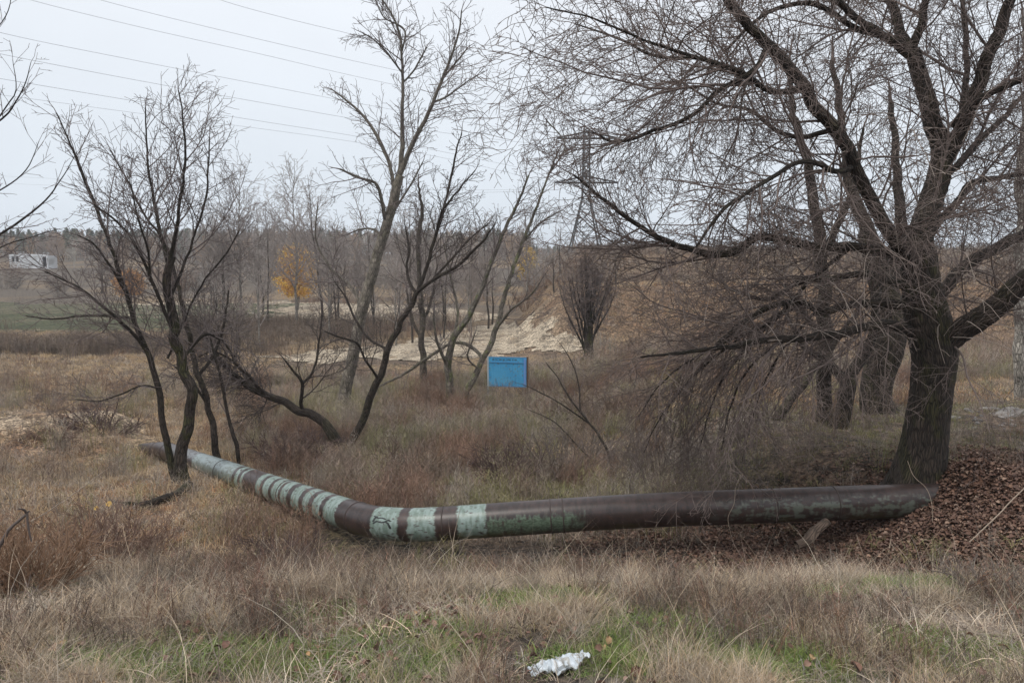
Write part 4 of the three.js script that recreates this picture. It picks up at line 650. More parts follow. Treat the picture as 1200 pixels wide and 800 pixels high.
// ───────────────────────── power line ─────────────────────────
M.steel = M.plain(0.07, 0.075, 0.08, 0.7); M.wire = M.plain(0.24, 0.24, 0.26, 0.6);
{
  const D = 150, b = V(at(686, 300, D).x, groundY(at(686, 300, D).x, D), -D), t = thing('power_pylon', 'tall grey lattice power pylon behind the crown of the big tree', 'pylon', b);
  const Y = (y) => at(686, y, D).y - b.y, yTop = Y(152), yA = Y(162), yB = Y(214), yM = Y(232), half = (y) => y > yM ? lerp(0.75, 0.55, (y - yM) / (yTop - yM)) : lerp(3.4, 0.75, y / yM);
  const bar = (B, a, c, r) => B.tube([a, c], [r, r], 4);
  for (const [sx, sz] of [[1, 1], [1, -1], [-1, 1], [-1, -1]]) { const B = new Tubes(), P = [0, yM, yTop].map((y) => V(sx * half(y), y, sz * half(y))); B.tube(P, [0.17, 0.15, 0.12], 4); part('leg', B.geometry(), M.steel, t); }
  const B = new Tubes(); let y = 0, n = 0; while (y < yTop - 0.5) { const h = half(y), y2 = Math.min(yTop, y + Math.max(1.6, h * 1.7)), g = half(y2), s = n++ % 2 ? 1 : -1; for (const q of [1, -1]) { bar(B, V(-s * h, y, q * h), V(s * g, y2, q * g), 0.075); bar(B, V(s * h, y, q * h), V(-s * g, y2, q * g), 0.075); bar(B, V(q * h, y, -s * h), V(q * g, y2, s * g), 0.05); bar(B, V(-g, y2, q * g), V(g, y2, q * g), 0.05); } y = y2; }
  part('lattice_bracing', B.geometry(), M.steel, t);
  for (const [yy, l] of [[yA, 6.0], [yB, 6.4]]) for (const s of [-1, 1]) { const A = new Tubes(); for (const q of [-0.55, 0.55]) { bar(A, V(0, yy, q), V(s * l, yy, 0), 0.15); bar(A, V(0, yy + 1.3, q), V(s * l, yy + 0.1, 0), 0.11); } for (let i = 1; i < 6; i++) { const k = i / 6; bar(A, V(s * l * k, yy, 0.55 * (1 - k)), V(s * l * k, yy + 1.3 * (1 - k) + 0.05, 0.55 * (1 - k)), 0.045); bar(A, V(s * l * k, yy, -0.55 * (1 - k)), V(s * l * (k - 1 / 6), yy + 1.3 * (1 - k + 1 / 6), -0.55 * (1 - k)), 0.045); } part('cross_arm', A.geometry(), M.steel, t); const I = new Tubes(); I.tube([V(s * l, yy - 0.05, 0), V(s * l, yy - 1.5, 0)], [0.1, 0.1], 6); part('insulator', I.geometry(), M.plain(0.25, 0.22, 0.2, 0.4), t); }
  const wires = [
    ['topmost long wire, reaching the top edge at the left', [[200, -22], [262, 1], [330, 20], [425, 43], [545, 73], [690, 107], [820, 131], [960, 152]], 90, 165], ['wire second from the top of the sky', [[40, -24], [122, 1], [300, 45], [450, 79], [600, 110], [700, 129], [830, 151], [960, 168]], 88, 165], ['wire third from the top of the sky', [[-60, -28], [40, 1], [170, 33], [300, 62], [420, 90], [600, 127], [720, 149], [900, 176]], 86, 165],
    ['wire leaving the left edge just above the broken branch tips, fourth from the top', [[-60, 21], [0, 38], [150, 69], [300, 98], [420, 121], [540, 142], [640, 157], [660, 160]], 84, 150], ['wire fifth from the top at the left edge', [[-60, 50], [0, 63], [150, 92], [300, 119], [420, 140], [540, 158], [640, 169], [718, 171]], 84, 150], ['wire sixth from the top at the left edge', [[-60, 82], [0, 92], [150, 117], [300, 141], [420, 160], [540, 182], [640, 207], [655, 221]], 84, 150],
    ['faint wire below the six long sloping ones', [[-60, 104], [0, 111], [150, 131], [300, 150], [420, 167], [540, 189], [640, 212], [720, 222]], 100, 150],
    ['upper nearly level faint wire above the far trees', [[-60, 203], [60, 209], [160, 214], [300, 219], [450, 222], [560, 222.5], [655, 222]], 210, 150], ['lower nearly level faint wire above the far trees', [[-60, 212], [60, 217], [160, 220.5], [300, 224], [450, 226], [560, 225.5], [655, 222.5]], 215, 150],
  ];
  for (const [label, pix, da, db] of wires) {
    const x0 = pix[0][0], x1 = pix[pix.length - 1][0], pts = pix.map(([x, y]) => { const k = (x - x0) / (x1 - x0); return at(x, y, 1 / lerp(1 / da, 1 / db, k)); });
    const c = new THREE.CatmullRomCurve3(pts), B2 = new Tubes(), P = c.getPoints(60), r = 0.021; B2.tube(P, P.map(() => label.includes('faint') ? r * 0.9 : r), 4); const o = new THREE.Mesh(B2.geometry(), M.wire); o.name = numbered('power_line'); scene.add(o); tag(o, label, 'wire', 'power lines across the sky');
  }
}
// ───────────────────────── far buildings ─────────────────────────
{
  const D = 245, k = D / 858, c = at(34, 312, D), b = V(c.x, groundY(c.x, D), -D), h = at(34, 297.5, D).y - b.y, w = 42 * k;
  const t = thing('ruined_building', 'low white ruined building with empty openings on the far hillside at the left', 'building', b); t.rotation.y = 0.12;
  const wall = new THREE.MeshStandardMaterial({ roughness: 0.95, map: tex(128, 64, (u, v) => { const n = fbm(u * 9, v * 5, 4), d = fbm(u * 5 + 4, v * 9, 4); return mixc(mixc([0.86, 0.87, 0.88], [0.72, 0.73, 0.74], n), [0.60, 0.60, 0.59], smooth(0.60, 0.72, d) * 0.7); }, true, [0.1, 0.2]) });
  const y0 = -1.5, S = new THREE.Shape(); S.moveTo(-w / 2, y0); S.lineTo(w / 2, y0); S.lineTo(w / 2, h * 0.93); S.lineTo(w * 0.44, h * 0.96); S.lineTo(w * 0.1, h * 0.99); S.lineTo(-w * 0.2, h * 1.02); S.lineTo(-w / 2, h * 0.98);
  for (const [x, yb, ww, hh] of [[-w * 0.40, h * 0.45, 0.9, h * 0.38], [-w * 0.29, h * 0.45, 0.9, h * 0.38], [w * 0.41, h * 0.1, 1.25, h * 0.72]]) { const H = new THREE.Path(); H.moveTo(x - ww / 2, yb); H.lineTo(x - ww / 2, yb + hh); H.lineTo(x + ww / 2, yb + hh); H.lineTo(x + ww / 2, yb); S.holes.push(H); }
  part('front_wall', new THREE.ExtrudeGeometry(S, { depth: 0.4, bevelEnabled: false }), wall, t);
  const S2 = new THREE.Shape(); S2.moveTo(-w / 2, y0); S2.lineTo(w / 2, y0); S2.lineTo(w / 2, h * 0.8); S2.lineTo(0, h * 0.9); S2.lineTo(-w / 2, h * 0.85); const bk = part('back_wall', new THREE.ExtrudeGeometry(S2, { depth: 0.4, bevelEnabled: false }), wall, t); bk.position.z = -6;
  for (const s of [-1, 1]) { const q = part('side_wall', new THREE.BoxGeometry(0.4, h * 0.9 - y0, 5.58), wall, t); q.position.set(s * (w / 2 - 0.22), (h * 0.9 + y0) / 2, -2.8); }
  { const rf = part('roof', new THREE.BoxGeometry(w * 0.995, 0.25, 5.9), M.plain(0.42, 0.42, 0.42, 0.9), t); rf.position.set(0, h * 0.82, -2.9); }
  const D2 = 225, c2 = at(240, 328, D2), b2 = V(c2.x, groundY(c2.x, D2), -D2), yT = at(240, 319.5, D2).y - b2.y, yE = at(240, 324, D2).y - b2.y, t2 = thing('small_house', 'tiny house with a pale roof among the far scrub behind the left trees', 'house', b2);
  const w2 = 13 * D2 / 858, wl = part('wall', new THREE.BoxGeometry(w2 * 0.9, yE + 1, 3), M.plain(0.35, 0.33, 0.3, 0.9), t2); wl.position.y = (yE - 1) / 2;
  for (const s of [-1, 1]) { const q = part('roof_slope', new THREE.BoxGeometry(w2, 0.12, 2.0), M.plain(0.62, 0.62, 0.64, 0.7), t2); const a = Math.atan2(yT - yE, 1.7); q.rotation.x = s * a; q.position.set(0, (yT + yE) / 2, s * 0.86); }
}
// ───────────────────────── far trees ─────────────────────────
{ // bushes still in yellow and orange leaf
  const leafTree = (label, x, yb, yt, wPx, D, seed, cols, trunkMat, n, trunkPx) => {
    const c = at(x, yb, D), b = V(c.x, groundY(c.x, D), -D), k = D / 858, h = at(x, yt, D).y - b.y, w = wPx * k, R = rngOf(seed), t = thing('autumn_tree', label, 'tree', b);
    const T = new Tubes(); T.tube([V(0, -0.2, 0), V(0.03 * h, h * 0.3, 0), V(-0.01 * h, h * 0.62, 0), V(0, h * 0.92, 0)], [trunkPx * k / 2, trunkPx * k / 2.3, trunkPx * k / 3.5, 0.03], 7, { color: barkColor(0) }); part('trunk', T.geometry(), trunkMat, t);
    const B = new Tubes(), P = habit({ rmin: 0.02, levels: 0, seg: [0.5] }); for (let i = 0; i < 26; i++) branch(B, V(0, h * (0.2 + 0.6 * R()), 0), turned(V(0, 1, 0), 0.8, R), w * (0.3 + 0.3 * R()), 0.05, 0, P, R); part('limbs', B.geometry(), M.twigMid, t);
    const pos = [], col = [], idx = []; const s0 = 0.26 * D / 100;
    for (let c2 = 0; c2 < n; c2++) { const cl = V((R() + R() - 1) * w * 0.5, h * (0.22 + 0.75 * R()), (R() + R() - 1) * w * 0.5); const e = (cl.y / h - 0.58) / 0.42; if (Math.hypot(cl.x, cl.z) > w * 0.5 * Math.sqrt(Math.max(0.08, 1 - e * e))) continue; const tone = cols[Math.floor(R() * cols.length)];
      for (let i = 0; i < 9; i++) { const p = cl.clone().addScaledVector(randDir(R), 0.09 * w * R() + 0.12), a = randDir(R).multiplyScalar(s0 * (0.6 + R() * 0.7)), b2 = randDir(R).multiplyScalar(s0 * (0.5 + R() * 0.5)), o = pos.length / 3; pos.push(p.x, p.y, p.z, p.x + a.x, p.y + a.y, p.z + a.z, p.x + b2.x, p.y + b2.y, p.z + b2.z); const q = 0.8 + 0.4 * R(); for (let j = 0; j < 3; j++) col.push(tone[0] * q, tone[1] * q, tone[2] * q); idx.push(o, o + 1, o + 2); } }
    const g = new THREE.BufferGeometry(); g.setAttribute('position', new THREE.Float32BufferAttribute(pos, 3)); g.setAttribute('color', new THREE.Float32BufferAttribute(col, 3)); g.setIndex(idx); g.computeVertexNormals(); const cr = part('crown', g, M.leaf, t); cr.userData.kind = 'stuff';
  };
  leafTree('orange leaved small tree with a white trunk beyond the pale field strip', 347, 349, 286, 54, 104, 401, [[0.68, 0.43, 0.09], [0.74, 0.50, 0.10], [0.60, 0.34, 0.09], [0.50, 0.27, 0.11]], M.barkBirch, 1100, 5);
  leafTree('yellow leaved tree showing left of the pylon foot', 617, 335, 290, 26, 170, 402, [[0.72, 0.48, 0.10], [0.62, 0.44, 0.12], [0.5, 0.38, 0.13]], M.barkMid, 700, 3);
  leafTree('dim rusty leaved bush behind the left crossing trunks', 152, 350, 316, 40, 122, 403, [[0.48, 0.26, 0.10], [0.40, 0.22, 0.10], [0.48, 0.28, 0.13]], M.barkMid, 500, 3);
}
{ // slender bare trees of the middle distance, each its own
  const g = 'slender bare trees of the middle distance', R0 = rngOf(515);
  const add = (label, x, yTop, D, seed, pale, lean = 0, stout = 1, lv = 2) => {
    const c = at(x, 330, D), b = V(c.x, groundY(c.x, D), -D), h = Math.max(2.5, at(x, yTop, D).y - b.y), R = rngOf(seed), t = thing('slender_tree', label, 'tree', b, g), k = D / 858, rm = 0.17 * k;
    const T = new Tubes(), pts = []; let X = 0, Z = 0; for (let i = 0; i <= 9; i++) { pts.push(V(X, i / 9 * h - (i ? 0 : 0.15), Z)); X += (R() - 0.5 + lean) * h * 0.025; Z += (R() - 0.5) * h * 0.025; }
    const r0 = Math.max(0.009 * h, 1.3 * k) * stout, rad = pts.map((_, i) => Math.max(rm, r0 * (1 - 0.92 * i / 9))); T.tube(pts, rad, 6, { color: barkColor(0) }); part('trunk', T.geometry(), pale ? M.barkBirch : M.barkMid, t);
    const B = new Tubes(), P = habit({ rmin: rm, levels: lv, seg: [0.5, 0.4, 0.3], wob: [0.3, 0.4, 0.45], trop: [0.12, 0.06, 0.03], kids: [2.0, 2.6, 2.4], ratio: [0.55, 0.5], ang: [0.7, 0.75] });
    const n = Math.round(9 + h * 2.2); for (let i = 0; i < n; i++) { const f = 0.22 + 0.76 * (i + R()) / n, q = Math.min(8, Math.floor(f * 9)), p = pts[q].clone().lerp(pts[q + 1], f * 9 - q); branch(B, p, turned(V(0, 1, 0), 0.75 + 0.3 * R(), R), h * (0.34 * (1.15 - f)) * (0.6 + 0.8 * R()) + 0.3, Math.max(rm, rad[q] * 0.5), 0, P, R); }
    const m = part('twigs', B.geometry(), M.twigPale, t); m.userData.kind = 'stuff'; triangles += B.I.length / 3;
  };
  add('pale slender birch with its thin top standing above the yellow orange tree', 345, 186, 78, 601, true, 0.1);
  add('pale slender birch left of the orange tree, top free in the sky', 284, 188, 82, 602, true, 0);
  add('slender bare tree with a high crown between the orange tree and the tall pale tree', 375, 205, 70, 603, false, -0.15);
  add('dark bare round crowned tree behind the middle of the V shaped tree', 492, 232, 105, 604, false, 0, 1.2);
  add('small slender tree left of the left birch', 250, 275, 88, 605, true);
  add('slender bare tree at the left end of the far thicket beyond the crossing trunks', 118, 272, 150, 606, false);
  const gaps = [[240, 268, 'left of the left birch'], [290, 314, 'between the left birch and the orange tree'], [378, 398, 'between the orange tree and the tall pale tree'], [408, 446, 'right of the tall pale tree foot'], [456, 486, 'behind the right arm of the V'], [500, 524, 'left of the two spreading pale trunks'], [540, 580, 'behind the two spreading pale trunks'], [600, 668, 'between blue board and broom shaped tree']];
  let i = 0; for (const [x0, x1, where] of gaps) for (const [tall, pale] of [[1, 1], [1, 0], [0, 1], [0, 0]]) { const x = lerp(x0, x1, (pale ? 0.2 : 0.65) + 0.3 * R0()), D = (tall ? 60 : 52) + R0() * 40; add(`${tall ? 'taller' : 'shorter'} thin tree with ${pale ? 'pale' : 'grey'} stem ${where}`, x, (tall ? 236 : 285) + R0() * 28, D, 700 + i++, !!pale, (R0() - 0.5) * 0.3, 1, 2); }
  for (const [x, where] of [[722, 'right of the broom shaped tree'], [775, 'above the drooping twigs'], [842, 'above the middle of the drooping twigs'], [925, 'left of the straight dark trunk'], [1010, 'between the forked and the stout trunk'], [1135, 'right of the big trunk'], [1172, 'left of the pale trunk at the right edge']]) add('thin bare tree on the brown bank, ' + where, x, 292 + R0() * 40, 64 + R0() * 45, 780 + i++, false, 0, 1, 1);
}
// ───────────────────────── scattered growth ─────────────────────────
const _m = new THREE.Matrix4(), _e = new THREE.Euler(), _Q = new THREE.Quaternion(), _s = new THREE.Vector3(), _p = new THREE.Vector3(), _c = new THREE.Color();
function scatter(name, label, category, variants, mat, n, seed, sample) {
  const R = rngOf(seed), lists = variants.map(() => []);
  for (let i = 0; i < n; i++) { const s = sample(R, i); if (s) lists[Math.floor(R() * variants.length)].push(s); }
  const root = new THREE.Group(); root.name = numbered(name); root.userData.kind = 'stuff'; tag(root, label, category); scene.add(root); let total = 0;
  variants.forEach((g, vi) => {
    const L = lists[vi]; if (!L.length) return; const im = new THREE.InstancedMesh(g, mat, L.length); im.name = vi ? name + '_patch_' + String(vi).padStart(3, '0') : name + '_patch'; im.userData.kind = 'stuff'; im.castShadow = im.receiveShadow = true;
    L.forEach((s, i) => { _e.set(s.tx ?? 0, s.ry, s.tz ?? 0); _Q.setFromEuler(_e); _p.set(s.X, (s.y ?? groundY(s.X, s.D)) + (s.up ?? 0), -s.D); _s.set(s.sx ?? s.s, s.sy ?? s.s, s.sx ?? s.s); im.setMatrixAt(i, _m.compose(_p, _Q, _s)); im.setColorAt(i, _c.setRGB(...s.c)); }); total += L.length; root.add(im);
  });
  return total;
}
function ribbon(G, pts, w, az, tone) {
  const c = Math.cos(az), s = Math.sin(az), b = G.pos.length / 3, m = pts.length;
  pts.forEach((p, i) => { const k = w * (1 - i / (m - 1)) * 0.5 + 0.0002; if (i === m - 1) { G.pos.push(p[0], p[1], p[2]); G.col.push(...tone); } else { G.pos.push(p[0] - c * k, p[1], p[2] - s * k, p[0] + c * k, p[1], p[2] + s * k); G.col.push(...tone, ...tone); } });
  for (let i = 0; i < m - 2; i++) { const a = b + i * 2; G.idx.push(a, a + 1, a + 2, a + 1, a + 3, a + 2); } const a = b + (m - 2) * 2; G.idx.push(a, a + 1, a + 2);
}
function geo(G) { const g = new THREE.BufferGeometry(); g.setAttribute('position', new THREE.Float32BufferAttribute(G.pos, 3)); g.setAttribute('color', new THREE.Float32BufferAttribute(G.col, 3)); g.setIndex(G.idx); g.computeVertexNormals(); return g; }
function tuft({ n, h, spread, w, bend, seed, seg = 3, vary = 0.5, heads = 0, lean: lean0 = 0.3 }) {
  const R = rngOf(seed), G = { pos: [], col: [], idx: [] };
  for (let i = 0; i < n; i++) {
    const a = R() * 6.283, k = Math.sqrt(R()) * spread, az = R() * 6.283, L = h * (0.45 + 0.65 * R()), be = bend * (0.3 + R()), x = Math.cos(a) * k, z = Math.sin(a) * k, pts = [], t = 1 - vary / 2 + vary * R(), warm = (R() - 0.5) * 0.12, lean = lean0 * R(), kink = (R() - 0.5) * 0.5;
    for (let j = 0; j <= seg; j++) { const f = j / seg, th = Math.min(1.9, lean + be * f), q = az + kink * f; pts.push([x + Math.cos(q) * Math.sin(th * 0.75) * L * f, Math.cos(th * 0.75) * L * f - (j ? 0 : 0.02), z + Math.sin(q) * Math.sin(th * 0.75) * L * f]); }
    ribbon(G, pts, w * (0.6 + 0.8 * R()), R() * 3.14, [t * (1 + warm), t, t * (1 - warm)]);
    if (R() < heads) { const e = pts[seg], p0 = pts[seg - 1], d = [e[0] - p0[0], e[1] - p0[1], e[2] - p0[2]]; ribbon(G, [e, [e[0] + d[0] * 0.3, e[1] + d[1] * 0.3, e[2] + d[2] * 0.3], [e[0] + d[0] * 0.5, e[1] + d[1] * 0.4, e[2] + d[2] * 0.5]], w * 2.6, R() * 3.14, [t * 1.1, t * 1.05, t]); }
  }
  return geo(G);
}
function weed({ n, h, spread, w, side, seed, vary = 0.5 }) {
  const R = rngOf(seed), G = { pos: [], col: [], idx: [] };
  for (let i = 0; i < n; i++) {
    const a = R() * 6.283, k = Math.sqrt(R()) * spread, az = R() * 6.283, L = h * (0.5 + 0.6 * R()), le = 0.35 * R(), x = Math.cos(a) * k, z = Math.sin(a) * k, t = 1 - vary / 2 + vary * R(), tone = [t, t * (0.95 + 0.1 * R()), t * (0.9 + 0.15 * R())], P = [];
    for (let j = 0; j <= 3; j++) { const f = j / 3; P.push([x + Math.cos(az) * le * L * f * f + (R() - 0.5) * 0.03 * L, L * f - (j ? 0 : 0.03), z + Math.sin(az) * le * L * f * f + (R() - 0.5) * 0.03 * L]); }
    const ro = R() * 3.14; ribbon(G, P, w, ro, tone);
    for (let j = 0; j < side; j++) { const f = 0.25 + 0.7 * R(), q = Math.min(2, Math.floor(f * 3)), u = f * 3 - q, s = [0, 1, 2].map((e) => lerp(P[q][e], P[q + 1][e], u)), b = R() * 6.283, l = L * (0.10 + 0.24 * R()) * (1.2 - 0.6 * f), up = 0.4 + R() * 0.8; ribbon(G, [s, [s[0] + Math.cos(b) * l * 0.5, s[1] + up * l * 0.4, s[2] + Math.sin(b) * l * 0.5], [s[0] + Math.cos(b) * l * 0.9, s[1] + up * l, s[2] + Math.sin(b) * l * 0.9]], w * 0.65, R() * 3.14, tone); }
  }
  return geo(G);
}
// a random place between two distances, over the breadth that the picture could show
const place = (R, D0, D1, half = 0.86) => { const D = Math.sqrt(D0 * D0 + (D1 * D1 - D0 * D0) * R()); return { D, X: (R() * 2 - 1) * (half * D + 0.6) }; };
const jit = (R, c, v = 0.25) => { const k = 1 - v / 2 + v * R(), w = (R() - 0.5) * v * 0.25; return [c[0] * k * (1 + w), c[1] * k, c[2] * k * (1 - w)]; };
// distance in front of or behind the pipe's line on the ground
const PIPE = [[-14.6, 26.5], [-10.4, 22], [-1.95, 11.35], [1.75, 11.15], [7.2, 11.3]];
function fromPipe(X, D) { let m = 99; for (let i = 0; i < 4; i++) { const [a, b] = PIPE[i], [c, d] = PIPE[i + 1], vx = c - a, vy = d - b, t = clamp(((X - a) * vx + (D - b) * vy) / (vx * vx + vy * vy)); m = Math.min(m, Math.hypot(X - a - vx * t, D - b - vy * t)); } return m; }
const RUB = onGround(1166, 492), nearRubble = (X, D) => Math.hypot((X - RUB.x) / 1.7, (D + RUB.z) / 1.3) < 1;
const VB = onGround(400, 524), SB = onGround(595, 465), clearing = (X, D) => Math.hypot(X - VB.x, (D + VB.z + 0.8) * 0.8) < 1.15 || Math.hypot((X - SB.x) / 1.5, (D + SB.z + 1.4) / 1.8) < 1;
const STRAW = [0.50, 0.405, 0.30], STRAWG = [0.40, 0.335, 0.265], TAN = [0.46, 0.34, 0.205], GREEN = [0.165, 0.225, 0.06], OLIVE = [0.23, 0.215, 0.10], WEED = [0.215, 0.162, 0.128], WEEDR = [0.215, 0.135, 0.098], WEEDG = [0.285, 0.24, 0.20], RUST = [0.40, 0.235, 0.125];
const px = (X, D) => 600 + 858 * X / D;
let stuffN = 0;
const BAG = onGround(654, 788), nearBag = (X, D) => Math.hypot((X - BAG.x) / 1.25, D + BAG.z + 0.12) < 0.3;
const old = (X, D, c) => { const k = lerp(0.58, 1.18, smooth(0.36, 0.64, fbm(X * 1.9 + 71, D * 2.3 + 13, 3))); return [c[0] * k, c[1] * k * 0.995, c[2] * k * 0.985]; };   // weathered and fresher clumps
// near bank: tall dry grass in drifts, short matted grass between
const wob = (X, k) => (fbm(X * 0.8 + k, k, 3) - 0.5);
const band = (X, D) => smooth(5.1, 5.7, D + wob(X, 3) * 1.6) * (1 - smooth(6.2, 6.9, D + wob(X, 8) * 1.2 - 0.9 * smooth(1.6, 2.6, X) * (1 - smooth(3.2, 4.4, X))));           // the drift along the brow
const leftDrift = (X, D) => smooth(-0.22, -0.42, X / D + (fbm(X * 1.1, D * 1.1, 3) - 0.5) * 0.35) * smooth(3.0, 3.6, D) * (1 - smooth(6.6, 7.6, D));
const drift = (X, D) => smooth(0.40, 0.58, fbm(X * 0.8 + 20, D * 1.2 + 1, 3));
const TALL = [1, 2, 3, 4, 5].map((s) => tuft({ n: 16, h: 0.50, spread: 0.10, w: 0.0052, bend: 0.9, seed: s, seg: 4, lean: 0.8, heads: 0, vary: 0.95 }));
stuffN += scatter('dry_grass', 'tall pale dry grass standing in drifts along the near bank before the pipe', 'dry grass', TALL, M.blade, 26000, 901, (R) => {
  const { X, D } = place(R, 2.8, 8.0); if (nearBag(X, D)) return null; const g = greenAt(X, D), b = band(X, D), l = leftDrift(X, D), dr = drift(X, D); const k = Math.max(b * (0.18 + 0.7 * dr), l * (0.25 + 0.55 * dr), 0.10 * dr) * (1 - 0.9 * g) * (1 - 0.9 * leafSlope(X, D)); if (R() > k) return null;
  const hgt = 0.85 * (0.35 + 0.7 * R()) * (0.55 + 0.4 * dr) * (1 - 0.45 * smooth(5.6, 6.6, D - 0.8 * smooth(1.6, 2.6, X) * (1 - smooth(3.2, 4.4, X)))) * (l > 0.4 ? 1.15 : 1); const wind = 0.35 * (fbm(X * 0.7 + 90, D * 0.7, 2) - 0.5); return { X, D, ry: R() * 6.28, s: hgt, sy: hgt * (0.75 + 0.4 * R()), tx: (R() - 0.5) * 0.5, tz: wind + (R() - 0.5) * 0.5, c: old(X, D, jit(R, R() < 0.45 ? STRAW : R() < 0.7 ? STRAWG : WEEDG, 0.5)) };
});
const RT = rngOf(4242), tussocks = []; for (const [x, y, r] of [[880, 712, 0.5], [930, 706, 0.45], [846, 700, 0.4], [905, 690, 0.35], [800, 798, 0.4], [690, 748, 0.3], [560, 738, 0.32], [640, 724, 0.3], [1186, 704, 0.5], [1010, 768, 0.4], [720, 730, 0.3], [90, 740, 0.5], [180, 730, 0.45], [30, 770, 0.5], [250, 745, 0.35], [140, 705, 0.4], [480, 706, 0.3], [540, 700, 0.3]]) { const q = onGround(x, y); tussocks.push([q.x, -q.z, r]); }
for (let i = 0; i < 46; i++) { const { X, D } = place(RT, 3, 7); tussocks.push([X, D, 0.16 + 0.2 * RT()]); }
stuffN += scatter('tussock_grass', 'thick pale tussocks of dead grass on the near bank', 'dry grass', TALL, M.blade, tussocks.length * 90, 922, (R, i) => {
  const [cx, cd, r] = tussocks[i % tussocks.length], a = R() * 6.283, k = Math.pow(R(), 0.7) * r, X = cx + Math.cos(a) * k, D = cd + Math.sin(a) * k; if (nearBag(X, D)) return null; if (R() < 0.8 * greenAt(X, D) || R() < 0.85 * leafSlope(X, D)) return null;
  const h = (1.05 - 0.5 * k / r) * (0.45 + 0.45 * R()) * (0.6 + 0.9 * r), o = 0.55 * k / r; return { X, D, ry: R() * 6.28, s: h, tx: -Math.sin(a) * o + (R() - 0.5) * 0.3, tz: -Math.cos(a) * o + (R() - 0.5) * 0.3, c: jit(R, R() < 0.6 ? STRAW : R() < 0.6 ? STRAWG : TAN, 0.45) };
});
stuffN += scatter('matted_grass', 'low matted dead grass lying over the near bank', 'dry grass', [11, 12, 13, 14, 15].map((s) => tuft({ n: 18, h: 0.34, spread: 0.15, w: 0.0058, bend: 2.2, seed: s, seg: 4, lean: 1.1, vary: 0.95 })), M.blade, 22000, 902, (R) => {
  const { X, D } = place(R, 2.4, 8.2); if (nearBag(X, D) && R() < 0.8) return null; const n = fbm(X * 1.3 + 33, D * 1.3, 3); if (R() > 0.06 + 0.75 * smooth(0.40, 0.62, n) - 0.5 * greenAt(X, D) - 0.7 * leafSlope(X, D)) return null;
  let s = 0.5 + 0.65 * R(); s *= 1 - 0.4 * smooth(6, 7, D); return { X, D, ry: R() * 6.28, s, sy: s * (0.35 + 0.45 * R()), tx: (R() - 0.5) * 0.3, tz: (R() - 0.5) * 0.3, c: old(X, D, jit(R, R() < 0.35 ? WEEDG : R() < 0.6 ? STRAWG : R() < 0.75 ? STRAW : WEED, 0.5)) };
});
stuffN += scatter('dry_stalks', 'single long dead stalks leaning crisscross in the near grass', 'dry stalks', [16, 17, 18].map((s) => tuft({ n: 3, h: 0.85, spread: 0.12, w: 0.005, bend: 0.5, seed: s, seg: 4, lean: 1.1, vary: 0.8 })), M.blade, 1300, 921, (R) => {
  const { X, D } = place(R, 3, 8.6); if (R() < 0.8 * leafSlope(X, D) || R() < 0.6 * greenAt(X, D)) return null; const s = 0.45 + 0.7 * R(); return { X, D, ry: R() * 6.28, s, tx: (R() - 0.5) * 0.6, tz: (R() - 0.5) * 0.6, c: jit(R, R() < 0.5 ? STRAW : R() < 0.6 ? STRAWG : WEED, 0.4) };
});
stuffN += scatter('green_grass', 'fresh short green grass growing in patches on the near bank', 'grass', [21, 22, 23].map((s) => tuft({ n: 34, h: 0.10, spread: 0.09, w: 0.005, bend: 1.6, seed: s, seg: 3, lean: 0.6 })), M.blade, 26000, 903, (R) => {
  const { X, D } = place(R, 2.4, 8.4); const g = greenAt(X, D) * (1 - 0.8 * leafSlope(X, D)); if (R() > g * 0.95 + 0.05) return null;
  const s = 0.5 + 0.9 * R(); return { X, D, ry: R() * 6.28, s, c: jit(R, R() < 0.62 ? GREEN : R() < 0.7 ? OLIVE : WEEDG, 0.5) };
});
stuffN += scatter('brown_weeds', 'low dark brown broken weeds in clumps among the pale grass of the near bank', 'weeds', [45, 46, 47].map((s) => weed({ n: 9, h: 0.34, spread: 0.14, w: 0.0055, side: 9, seed: s, vary: 0.9 })), M.blade, 4200, 924, (R) => {
  const { X, D } = place(R, 3, 8.6); if (nearBag(X, D)) return null; if (R() > smooth(0.50, 0.66, fbm(X * 0.9 + 140, D * 1.1, 3)) * (1 - 0.6 * greenAt(X, D)) * (1 - 0.8 * leafSlope(X, D)) + 0.02) return null;
  const s = 0.5 + 0.7 * R(); return { X, D, ry: R() * 6.28, s, tx: (R() - 0.5) * 0.8, tz: (R() - 0.5) * 0.8, c: jit(R, R() < 0.5 ? [0.15, 0.105, 0.08] : R() < 0.6 ? [0.20, 0.12, 0.085] : [0.12, 0.095, 0.08], 0.5) };
});
// fallen leaves
const leafG = [31, 32, 33, 34].map((s) => { const R = rngOf(s), G = { pos: [], col: [], idx: [] }, L = 0.062, W2 = 0.019 + 0.008 * R(), cu = 0.010 + 0.016 * R(), fo = 0.010 + R() * 0.012; const row = (t, w) => [[-w, fo + cu * Math.sin(t * 3.1), (t - 0.5) * L], [0, cu * Math.sin(t * 3.1), (t - 0.5) * L], [w, fo * (0.5 + R()) + cu * Math.sin(t * 3.1), (t - 0.5) * L]]; [[0, 0.002], [0.3, W2], [0.65, W2 * 0.9], [1, 0.001]].forEach(([t, w]) => row(t, w).forEach((p) => { G.pos.push(...p); const k = 0.9 + 0.2 * R(); G.col.push(k, k, k); })); for (let i = 0; i < 3; i++) for (let j = 0; j < 2; j++) { const a = i * 3 + j; G.idx.push(a, a + 3, a + 1, a + 1, a + 3, a + 4); } return geo(G); });
